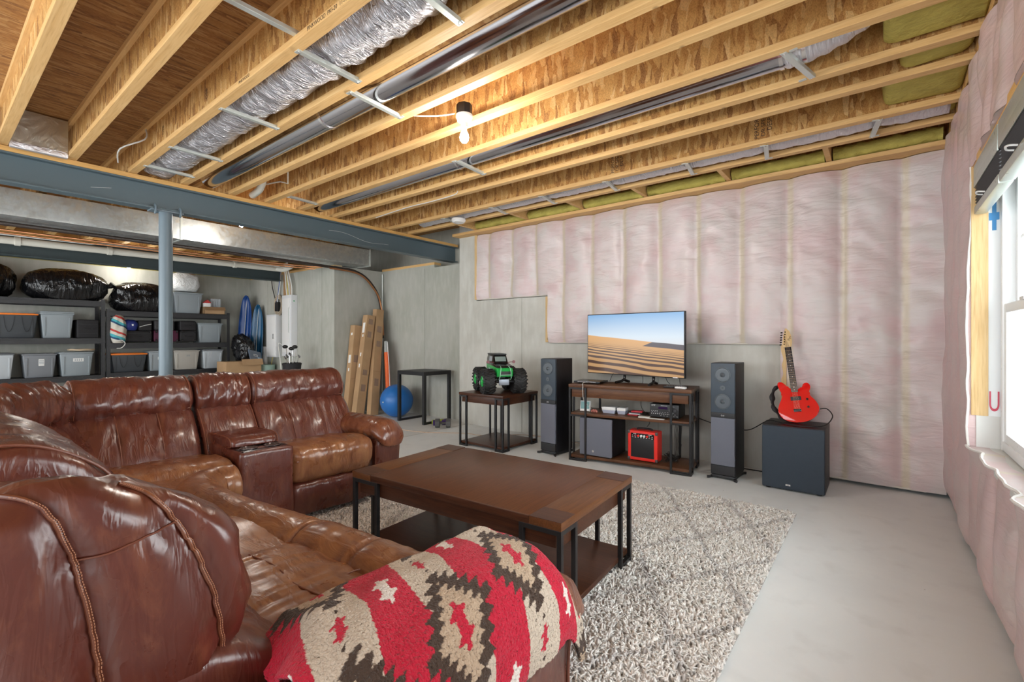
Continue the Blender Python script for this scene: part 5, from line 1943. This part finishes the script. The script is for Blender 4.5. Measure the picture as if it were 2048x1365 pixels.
tote(.66, 1.115, 1.250, .365, M_totedark, 'charcoal tote with orange lid at the left edge of the tall shelf', M_orange, handles=True)
tote(1.13, 1.50, 1.250, .385, M_tote, 'grey tote with double lid beside the orange-lidded one on the tall shelf', stack=2)
tote(.50, .875, .672, .375, M_clear, 'pale see-through tote cut by the left picture edge', plain('dark_latch', (.12, .13, .14), .4))
tote(.945, 1.310, .672, .360, M_tote2, 'darker grey tote with a tall white sticker, low on the tall shelf', label=(.05, .62, .06, .10))
tote(1.330, 1.725, .672, .375, M_tote, 'grey tote with wide white sticker under the tan woven ring', label=(.05, .66, .12, .05))
tote(3.140, 3.545, 1.170, .365, M_tote, 'plain grey tote at the right end of the suitcase row')
tote(1.925, 2.405, .697, .315, M_totedark, 'charcoal tote with orange lid on the lower shelf unit', M_orange, handles=True)
tote(2.420, 2.750, .697, .345, M_tote, 'grey tote with white sticker half hidden behind the round post', label=(0, .62, .07, .045))
tote(2.775, 3.175, .697, .350, M_totebeige, 'beige tote with blue sticker right of the round post', label=(.05, .7, .07, .05))
tote(3.215, 3.560, .697, .355, M_clear, 'pale tote with grey frame at the right end of the low row', M_tote2)
tote(2.770, 3.225, 1.690, .380, M_tote, 'grey tote on the top shelf under the round white bag')


def on_shelf(name, y, z, lab, cat, xo=-.20, rz=0, group=None):
    return empty(name, (SXF + xo, y, z), rz, lab, cat, group)


o = MB()
for k in range(3): o.tube([(.14 * math.cos(a) * (1 + .1 * k), .13 * math.sin(a) * (1 + .08 * k), .008 + .004 * k + .004 * math.sin(a * 5)) for a in [q * PI / 12 for q in range(24)]], .010, 6, True)
o.lathe([(0, 0), (.12, 0), (.12, .012), (0, .016)], seg=24)
o = o.build('woven_ring', m_card('straw', (.58, .46, .32)))
o.location = (SXF - .10, 1.59, 1.06)
tag(o, 'tan woven ring lying on the grey tote with wide sticker', 'basket lid')


def suitcase(y0, y1, z, h, m, lab, stand=False, wheels=True, trim=None, dep=.36):
    w2 = y1 - y0
    t = on_shelf('suitcase', (y0 + y1) / 2, z + (.02 if wheels else 0), lab, 'suitcase', -.20, 0, 'suitcases on the shelves')
    hh = h - (.02 if wheels else 0)
    MB().bx((-dep / 2, -w2 / 2, 0), (dep / 2, w2 / 2, hh), .03, 3).build('shell', m, t)
    b = MB()
    for z2 in (.25, .75): b.bx((dep / 2 - .002, -w2 / 2 + .02, hh * z2 - .003), (dep / 2 + .004, w2 / 2 - .02, hh * z2 + .003), .001)
    b.build('zip', trim or M_powder, t)
    MB().tube([(dep / 2, -.05, hh * .5), (dep / 2 + .02, -.04, hh * .5), (dep / 2 + .02, .04, hh * .5), (dep / 2, .05, hh * .5)], .006, 6, smooth=3).build('handle', trim or M_powder, t)
    if wheels:
        for yy in (-1, 1):
            for zz in (.02, hh - .02):
                MB().cyl((dep / 2 + .004, yy * (w2 / 2 - .03) - .009, zz), (dep / 2 + .004, yy * (w2 / 2 - .03) + .009, zz), .022, seg=14).build('wheel', M_rubber, t)
    return t


suitcase(1.530, 1.790, 1.250, .290, M_nylon, 'black suitcase beside the double-lidded grey tote', wheels=False)
suitcase(2.085, 2.470, 1.170, .205, M_nylon, 'black suitcase lying under the round blue bag')
suitcase(2.495, 2.850, 1.170, .215, M_berry, 'black and berry suitcase just behind the round post', trim=M_berry)
suitcase(2.870, 3.120, 1.170, .215, M_nylon, 'lower black suitcase between post and grey tote')
suitcase(2.870, 3.120, 1.387, .170, M_nylon, 'upper black suitcase between post and grey tote', wheels=False)
suitcase(2.500, 2.790, 1.387, .170, plain('worn_black', (.03, .028, .03), .6), 'dark bag stacked on the berry suitcase behind the post', wheels=False)


def blob(b, c, r, seed, amp=.06, seg=40, fr=2.2, flat=None, fine=.3):
    base = len(b.bm.verts)
    b.bm.verts.ensure_lookup_table()
    rr = bmesh.ops.create_uvsphere(b.bm, u_segments=seg, v_segments=seg // 2, radius=1)
    for v in rr['verts']:
        q = v.co.copy()
        n_ = noise.noise(q * fr + Vector((seed, 0, 0))) + fine * (1 - abs(noise.noise(q * fr * 2.6 + Vector((0, seed, 0))))) ** 3
        sgn = lambda x_, e: math.copysign(abs(x_) ** e, x_)
        p = Vector((sgn(q.x, .8) * r[0], sgn(q.y, .8) * r[1], sgn(q.z, .85) * r[2])) * (1 + amp * n_ * 3)
        if flat is not None and p.z < flat: p.z = flat
        v.co = Vector(c) + p
    return b


def bag(name, y, z, r, seed, m, lab, cat='bin bag', xo=-.17, amp=.03, group=None, knot=True):
    b = MB()
    flat = -r[2] * .82
    blob(b, (0, 0, r[2] * .82), r, seed, amp, 64, 2.2, flat)
    o = b.build(name, m, None, True, auto=180)
    o.location = (SXF + xo, y, z)
    tag(o, lab, cat, group)
    if knot:
        k = MB().tube([(0, r[1] * .9, r[2] * .9), (.01, r[1] * 1.08, r[2] * 1.0), (.03, r[1] * 1.16, r[2] * 1.15)], .03, 10, smooth=4, rf=lambda t: 1.3 - 1.1 * abs(t - .5) * (1 if t < .5 else -.4)).build('tied_neck', m, o)
    return o


bag('bin_bag', 1.43, 1.832, (.24, .48, .255), 3.3, M_bag, 'biggest shiny black bag in the middle of the tall shelf top', group='black bags on the shelf tops')
bag('bin_bag', .50, 1.832, (.24, .40, .27), 8.1, M_bag, 'shiny black bag cut by the left picture edge', group='black bags on the shelf tops', knot=False)
bag('bin_bag', 2.34, 1.692, (.24, .39, .265), 5.7, M_bag, 'shiny black bag on the lower shelf unit left of the round post', group='black bags on the shelf tops', knot=False)
bag('white_bag', 2.99, 2.084, (.17, .22, .19), 2.2, M_bagw, 'round white plastic bag on the top grey tote', 'plastic bag', -.2, .03, None, False)


def striped():
    t = NT('striped_cloth', (.6, .58, .5), .8)
    s_ = t.sep(t.coord((1, 1, 1), (R(28), 0, 0)))
    f = t.math('FRACT', t.math('ADD', t.math('MULTIPLY', s_[2], 4.6), t.math('MULTIPLY', t.noise(4, 2), .3)))
    t.set('Base Color', t.ramp(f, [(0, (.62, .58, .50)), (.28, (.62, .58, .50)), (.30, (.02, .07, .16)), (.40, (.02, .07, .16)), (.41, (.07, .40, .45)), (.55, (.07, .40, .45)), (.56, (.62, .58, .50)), (.72, (.62, .58, .50)), (.74, (.50, .05, .04)), (.86, (.50, .05, .04)), (.88, (.62, .58, .50))], 'CONSTANT'))
    t.bump(t.noise(14, 3), .6, .02)
    return t.m


bag('drawstring_bag', 2.02, 1.172, (.15, .105, .25), 4.4, striped(), 'striped cream, teal and red cloth bag beside the shelf posts', 'cloth bag', -.05, .035, None, False)
o = [q for q in bpy.data.objects if q.name == 'drawstring_bag'][0]
run('cord', [(SXF + .10, 1.95, 1.20), (SXF + .12, 2.03, 1.22), (SXF + .12, 2.08, 1.17), (SXF + .11, 2.04, 1.10), (SXF + .09, 1.98, 1.09)], .006, M_cablew, 'white drawstring loop hanging from the striped cloth bag', 'cord')
ob = bag('stuff_sack', 2.18, 1.377, (.13, .105, .10), 6.6, plain('royal_blue_cloth', (.015, .03, .20), .6), 'round dark blue sack with white tag on the black suitcase', 'sack', -.10, .025, None, False)
MB().box((.13, .01, .09), (.004, .035, .03), Matrix.Rotation(R(-8), 4, 'Z')).build('tag', M_label, ob, False)
o = on_shelf('camera_bag', 2.375, 1.377, 'small black bag with pale edge right of the round blue sack', 'bag', -.15)
MB().bx((-.14, -.09, 0), (.14, .09, .17), .025, 3).build('body', M_nylon, o)
MB().tube([(.142, -.08, .06), (.148, .0, .09), (.142, .08, .11)], .005, 6).build('piping', M_label, o)
# things on top
o = on_shelf('cardboard_box', 3.41, 1.692, 'small open cardboard box at the right end of the top shelf', 'cardboard box', -.17)
b = MB().bx((-.16, -.17, 0), (.16, .17, .006)).bx((-.16, -.17, 0), (-.155, .17, .13)).bx((.155, -.17, 0), (.16, .17, .13)).bx((-.16, -.17, 0), (.16, -.165, .13)).bx((-.16, .165, 0), (.16, .17, .13))
b.build('box', M_card, o, False)
MB().box((.19, 0, .10), (.075, .33, .004), Matrix.Rotation(R(55), 4, 'Y')).build('flap', M_card_d, o, False)
o = on_shelf('parts_organiser', 3.46, 1.700, 'clear plastic parts organiser standing in the small cardboard box', 'organiser', -.12)
b = MB()
for k in range(5): b.box((0, -.08 + .04 * k, .15), (.03, .004, .26))
for k in range(7): b.box((0, 0, .022 + .0427 * k), (.03, .164, .004))
b.box((-.012, 0, .15), (.004, .16, .26))
b.build('compartments', plain('clear_white', (.60, .63, .66), .3), o, False)
o = on_shelf('toy_house', 3.28, 1.824, 'tiny white house with red roof on the edge of the cardboard box', 'toy house', -.01)
MB().bx((-.04, -.05, 0), (.04, .05, .07), .002).build('walls', M_white, o)
MB().prism([(-.06, .065), (.06, .065), (0, .12)], -.05, .05, Matrix(((0, 0, 1, 0), (1, 0, 0, 0), (0, 1, 0, 0), (0, 0, 0, 1)))).build('roof', plain('roof_red', (.45, .03, .03)), o, False)
# bottom shelf pieces peeking over the sofa
for k, (y, z, r, m, lab) in enumerate(((2.12, .205, (.2, .20, .20), plain('purple_cloth', (.22, .01, .20), .6), 'magenta and purple bundle low on the lower shelf unit'),
                                       (1.06, .135, (.2, .14, .20), plain('pink_cloth', (.35, .10, .14), .7), 'pink patterned bundle low on the tall shelf'),
                                       (.74, .135, (.2, .17, .19), plain('dark_green_cloth', (.05, .07, .05), .7), 'dark greenish bundle low on the tall shelf at the left'))):
    b = MB()
    blob(b, (0, 0, r[2] * .82), r, k * 3.1, .06, 36, 3, -r[2] * .82)
    o = b.build('cloth_bundle', m, None, True, auto=180)
    o.location = (SXF - .2, y, z)
    tag(o, lab, 'bundle')

# ------------------------------------------------------------------ corner clutter
o = empty('cardboard_box', (-8.95, 3.60, 0), R(0), 'large plain cardboard box behind the sofa at the shelf end', 'cardboard box')
MB().bx((-.25, -.31, 0), (.15, .27, .84), .003).build('box', M_card, o, False)
MB().box((.20, .10, .83), (.11, .35, .004), Matrix.Rotation(R(70), 4, 'Y')).build('flap', M_card, o, False)
b = MB()
blob(b, (0, 0, 0), (.24, .13, .24), 9.9, .07, 48, 3, -.2)
blob(b, (-.1, -.02, .1), (.2, .12, .2), 4.9, .07, 40, 3)
o = b.build('black_sack', M_bag, None, True, auto=180)
o.location = (-9.36, 3.80, 1.02)
tag(o, 'crumpled black plastic sack heaped between the shelf and the blue sleds', 'plastic sack')
o = empty('storage_crate', (-9.42, 3.785, 0), 0, 'dark crate under the crumpled black sack', 'crate')
MB().taper((0, 0, 0), (.40, .21), (.36, .19), .82, .02).build('body', M_black, o)
o = empty('clear_tray', (-8.95, 3.83, .93), 0, 'clear grey bin lid with a white handle slot tilted on the box', 'bin lid')
o.rotation_euler = (R(-28), R(62), 0)
MB().box((0, 0, 0), (.20, .30, .02), None, .01, 3).build('lid', plain('smoky_lid', (.10, .13, .18), .3), o)
b = MB().box((0, 0, .012), (.19, .006, .006)).box((-.095, .14, .008), (.006, .02, .012))
MB().tube([(-.015, -.05, .013), (.015, -.05, .013), (.015, .04, .013), (-.015, .04, .013)], .005, 6, True).build('handle_slot', M_white, o)
b.bm.free()
MB().box((.06, .08, .012), (.07, .09, .002)).build('sticker', plain('pale_blue_label', (.35, .50, .65), .5), o, False)


def sled(loc, h, w2, m, lab, rz, lean):
    t = empty('sled', loc, rz, lab, 'sled', 'blue plastic sleds in the storage corner')
    t.rotation_euler = (lean, 0, rz)
    b = MB()
    nu, nv = 26, 14

    def f(u, v):
        z = h * u
        wd = w2 * (math.sin(PI * min(1, u * .5 + .5)) ** .6 if u > .0 else 1)
        wd = w2 * (1 - max(0, (u - .45) / .55) ** 2.2) ** .5 if u < 1 else .01
        wd = max(wd, .012) * (.86 + .14 * min(1, u * 5))
        x = (v - .5) * 2
        y = .055 * abs(x) ** 3 - .05 + .10 * max(0, u - .75) ** 1.2
        y += .012 * math.cos(x * 9)
        return Vector((x * wd / 2, -y, z))
    b.grid(f, nu, nv)
    o = b.build('hull', m, t, True, auto=80)
    md = o.modifiers.new('s', 'SOLIDIFY'); md.thickness = .008
    pts = [f(i / nu, 0) for i in range(nu + 1)] + [f(1 - i / nu, 1) for i in range(nu + 1)]
    MB().tube(pts, .010, 8).build('rim', m, t)
    MB().tube([f(.96, .5) + Vector((0, .0, 0)), f(.8, .45) + Vector((0, -.02, 0)), f(.5, .42) + Vector((.01, -.03, 0)), f(.25, .5) + Vector((0, -.03, 0)), f(.1, .45)], .005, 6, smooth=4).build('tow_rope', M_cablew, t)
    return t


sled((-9.70, 3.92, .86), 1.22, .30, M_blue, 'taller blue sled with a pale rope leaning in the corner', R(20), R(-4))
sled((-9.44, 4.03, .62), 1.28, .26, M_teal, 'lower blue-green sled standing behind the taller blue sled', R(25), R(-4))
t = tag(empty('storage_crate', (-9.55, 4.02, 0)), 'dark crate carrying the two blue sleds', 'crate')
MB().bx((-.40, -.12, 0), (.40, .14, .61), .01).build('body', M_black, t)

# electrical boxes on the far wall
WF0 = 4.21
o = empty('breaker_box', (-8.95, WF0, 0), 0, 'shorter white breaker box with a hinged door on the far wall', 'breaker box')
MB().bx((-.19, -.10, .90), (.20, 0, 1.69), .006).build('cabinet', M_whitepaint, o)
MB().bx((-.17, -.107, .93), (.18, -.099, 1.66), .004).build('door', M_white, o)
MB().bx((.115, -.125, 1.24), (.135, -.105, 1.33), .003).build('latch', M_chrome, o)
o = empty('breaker_box', (-8.34, WF0, 0), 0, 'taller white breaker box standing right of the shorter one on the far wall', 'breaker box')
MB().bx((-.17, -.11, .93), (.17, 0, 2.02), .006).build('cabinet', M_whitepaint, o)
MB().bx((-.15, -.117, 1.0), (.12, -.109, 1.96), .004).build('door', M_white, o)
MB().bx((.09, -.128, 1.35), (.10, -.115, 1.80), .002).build('handle', M_strap, o)
MB().bx((.170, -.07, 1.90), (.173, -.05, 1.92)).build('indicator', plain('green_dot', (.02, .35, .12)), o, False)
o = tag(MB().bx((-9.47, WF0 - .06, .72), (-9.30, WF0, 1.09), .006).build('cable_box', M_white), 'small white box low on the far wall left of the breaker boxes', 'box')
b = MB()
for k in range(7):
    rr = .10 + .009 * k
    b.tube([(rr * math.cos(a), -.02 - .006 * (k % 3), rr * 1.25 * math.sin(a)) for a in [q * PI / 14 for q in range(28)]], .006, 6, True)
o = b.build('cable_coil', m_card('coil_tan', (.50, .42, .32)))
o.location = (-8.78, WF0 - .02, 1.86)
tag(o, 'coil of pale cable hanging above the shorter breaker box', 'cable coil')
tag(MB().bx((-8.87, WF0 - .07, 1.75), (-8.75, WF0 - .01, 1.92), .006).build('modem', M_black), 'black modem box mounted inside the pale cable coil', 'modem')
for k, (x0, x1, m, lab) in enumerate(((-9.10, -8.84, M_cable, 'thin dark wire swinging down to the black modem box'), (-8.74, -8.83, M_blue, 'blue cable dropping onto the black modem box'), (-8.70, -8.81, M_cablew, 'white cable dropping beside the blue cable'))):
    run('cable', [(x0, WF0 - .03, 2.5), (x0 + (x1 - x0) * .3, WF0 - .04, 2.2), (x1, WF0 - .05, 1.9)], .008, m, lab, 'cable')
for k in range(5):
    m = [M_cablew, M_yellow_ro, M_cablew, plain('tan_cord', (.52, .38, .28), .6), M_cablew][k]
    run('cable', [(-8.42 + .045 * k, WF0 - .06, 2.01), (-8.44 + .05 * k, WF0 - .07, 2.2), (-8.45 + .03 * k + .03 * (k % 2), WF0 - .08, 2.45), (-8.45 + .03 * k, WF0 - .1, 2.6)], .011, m,
        ['leftmost cable', 'second cable', 'middle yellow-white cable', 'fourth cable', 'rightmost cable'][k] + ' rising from the top of the taller breaker box', 'cable')
tag(MB().bx((-8.62, WF0 - .03, 2.02), (-8.50, WF0, 2.45), .003).build('backing_board', M_card_d), 'strip of brown wood behind the cables over the taller breaker box', 'wood strip')
run('cable', [(-8.6, WF0 - .05, 1.12), (-8.66, WF0 - .10, 1.15), (-8.56, WF0 - .12, .9), (-8.50, WF0 - .12, .6), (-8.45, WF0 - .1, .2)], .009, M_cablew, 'white cable looping down between the two breaker boxes', 'cable')
run('cable', [(-8.98, WF0 - .05, .90), (-9.02, WF0 - .06, .75), (-8.94, WF0 - .06, .6), (-8.9, WF0 - .06, .3)], .008, M_yellow_ro, 'yellowish cable below the shorter breaker box', 'cable')
o = empty('bucket', (-8.98, 4.045, 0), 0, 'pale green bucket below the shorter breaker box', 'bucket')
MB().lathe([(0, 0), (.11, 0), (.14, .74), (.145, .76), (.13, .76), (.12, .70), (0, .70)], seg=28).build('pail', plain('mint', (.35, .50, .44), .5), o)

# golf bag
g = empty('golf_bag', (-7.55, 3.80, 0), 0, 'black golf bag full of clubs standing behind the sofa', 'golf bag')
b = MB()
b.lathe([(0, 0), (.13, 0), (.14, .03), (.12, .35), (.14, .80), (.15, .84), (.135, .85), (.12, .80), (0, .80)], seg=28)
b.build('bag', M_nylon, g)
MB().bx((.0, -.17, .3), (.12, -.10, .62), .02, 3).build('pocket', M_black, g)
for k, (dx, dy, tx, ty, h, drv) in enumerate(((-.08, -.03, -.15, -.02, .26, 1), (-.02, .03, -.02, .02, .23, 1), (.06, .0, .13, .0, .26, 1), (-.09, .05, -.24, .0, .09, 0), (.02, -.05, .0, -.04, .15, 0), (.08, .04, .18, .02, .12, 0), (-.03, -.06, -.08, -.05, .12, 0))):
    cb = MB().cyl((dx, dy, .78), (tx, ty, .84 + h), .006, seg=8).build('club_shaft', M_chrome, g)
    b = MB()
    if drv: b.ball((tx - .015, ty - .01, .85 + h), .045, 18, (1.25, .9, .65))
    else: b.box((tx + .02, ty, .84 + h), (.07, .02, .035), Matrix.Rotation(R(25), 4, 'Y'), .006)
    b.build('club_head', M_black_gloss if drv else M_chrome, cb)

# tall flat-pack boxes leaning in the corner
def tallbox(base, top, z, wx, wy, m, lab, extra=()):
    t = empty('flat_pack_box', (base[0], base[1], 0), 0, lab, 'cardboard box', 'tall boxes leaning in the concrete corner')
    dx, dy = top[0] - base[0], top[1] - base[1]
    b = MB()
    A = [b.bm.verts.new(v) for v in ((0, 0, .012), (-wx, 0, .012), (-wx, wy, 0), (0, wy, 0))]
    B = [b.bm.verts.new((v[0] + dx, v[1] + dy, z + v[2])) for v in ((0, 0, 0), (-wx, 0, 0), (-wx, wy, -.015), (0, wy, -.015))]
    fs = [b.bm.faces.new(A), b.bm.faces.new(B)] + [b.bm.faces.new((A[i], A[(i + 1) % 4], B[(i + 1) % 4], B[i])) for i in range(4)]
    bmesh.ops.bevel(b.bm, geom=list(b.bm.edges), offset=.003, segments=1, affect='EDGES')
    b.build('carton', m, t, False)

    def P3(face, u, f, off=.0015):
        p = Vector((dx * f, dy * f, z * f))
        return p + (Vector((off, u * wy, 0)) if face == 'x' else Vector((-u * wx, -off, 0)))
    lean = Matrix.Rotation(math.atan2(dx, z), 4, 'Y') @ Matrix.Rotation(-math.atan2(dy, z), 4, 'X')
    for (face, u, f, su, sv, mm, nm) in extra:
        MB().box(P3(face, u, f), (.002, su, sv) if face == 'x' else (su, .002, sv), lean).build(nm, mm, t, False)
    MB().box(P3('x', .5, .40), (.002, wy * .98, .004), lean).build('tape_line', M_card_d, t, False)
    return t


M_stamp = plain('faded_print', (.27, .18, .13), .9)
tallbox((-6.76, 4.30), (-6.84, 4.50), 1.47, .13, .16, M_card, 'shortest and leftmost of the tall cardboard boxes', (('y', .5, .90, .04, .04, M_label, 'label'), ('y', .5, .62, .06, .13, M_label, 'label'), ('y', .5, .50, .03, .05, M_label, 'label'), ('x', .5, .62, .09, .12, M_stamp, 'print')))
tallbox((-6.80, 4.52), (-6.85, 4.72), 1.60, .10, .10, M_card_d, 'darker tall box peeking out behind the two front ones')
tallbox((-6.58, 4.34), (-6.72, 4.66), 1.64, .125, .155, M_card, 'middle tall cardboard box with several white labels on its edge', (('y', .5, .87, .06, .17, M_label, 'label'), ('y', .5, .79, .03, .04, M_label, 'label'), ('y', .5, .60, .03, .06, M_label, 'label'), ('y', .5, .49, .03, .06, M_label, 'label'),
        ('x', .5, .93, .08, .09, M_stamp, 'print'), ('x', .5, .80, .07, .10, M_stamp, 'print'), ('x', .5, .42, .08, .09, M_stamp, 'print'), ('x', .5, .27, .08, .11, M_stamp, 'print')))
tallbox((-6.44, 4.52), (-6.76, 4.87), 1.75, .11, .15, M_card, 'tallest cardboard box nearest the blue exercise ball', (('x', .5, .80, .08, .11, M_stamp, 'print'), ('x', .5, .66, .08, .10, M_stamp, 'print'), ('x', .5, .30, .08, .12, M_stamp, 'print')))
o = empty('umbrella_bag', (-6.40, 4.86, 0), 0, 'long orange and grey fabric sleeve standing between the boxes and the desk', 'umbrella bag')
o.rotation_euler = (R(-4), R(-10), 0)
MB().cyl((0, 0, .40), (0, 0, 1.03), .042, .038, 18).build('sleeve', plain('orange_cloth', (.80, .14, .03), .6), o)
MB().cyl((0, 0, 1.03), (0, 0, 1.22), .038, .030, 18).build('grey_top', plain('grey_cloth', (.35, .37, .36), .6), o)
MB().cyl((0, 0, 0), (0, 0, .40), .012, .02, 12).build('tip', M_black, o)
MB().tube([(.045, 0, .35), (.05, 0, .8), (.04, 0, 1.2)], .006, 6).build('strap', M_white, o)
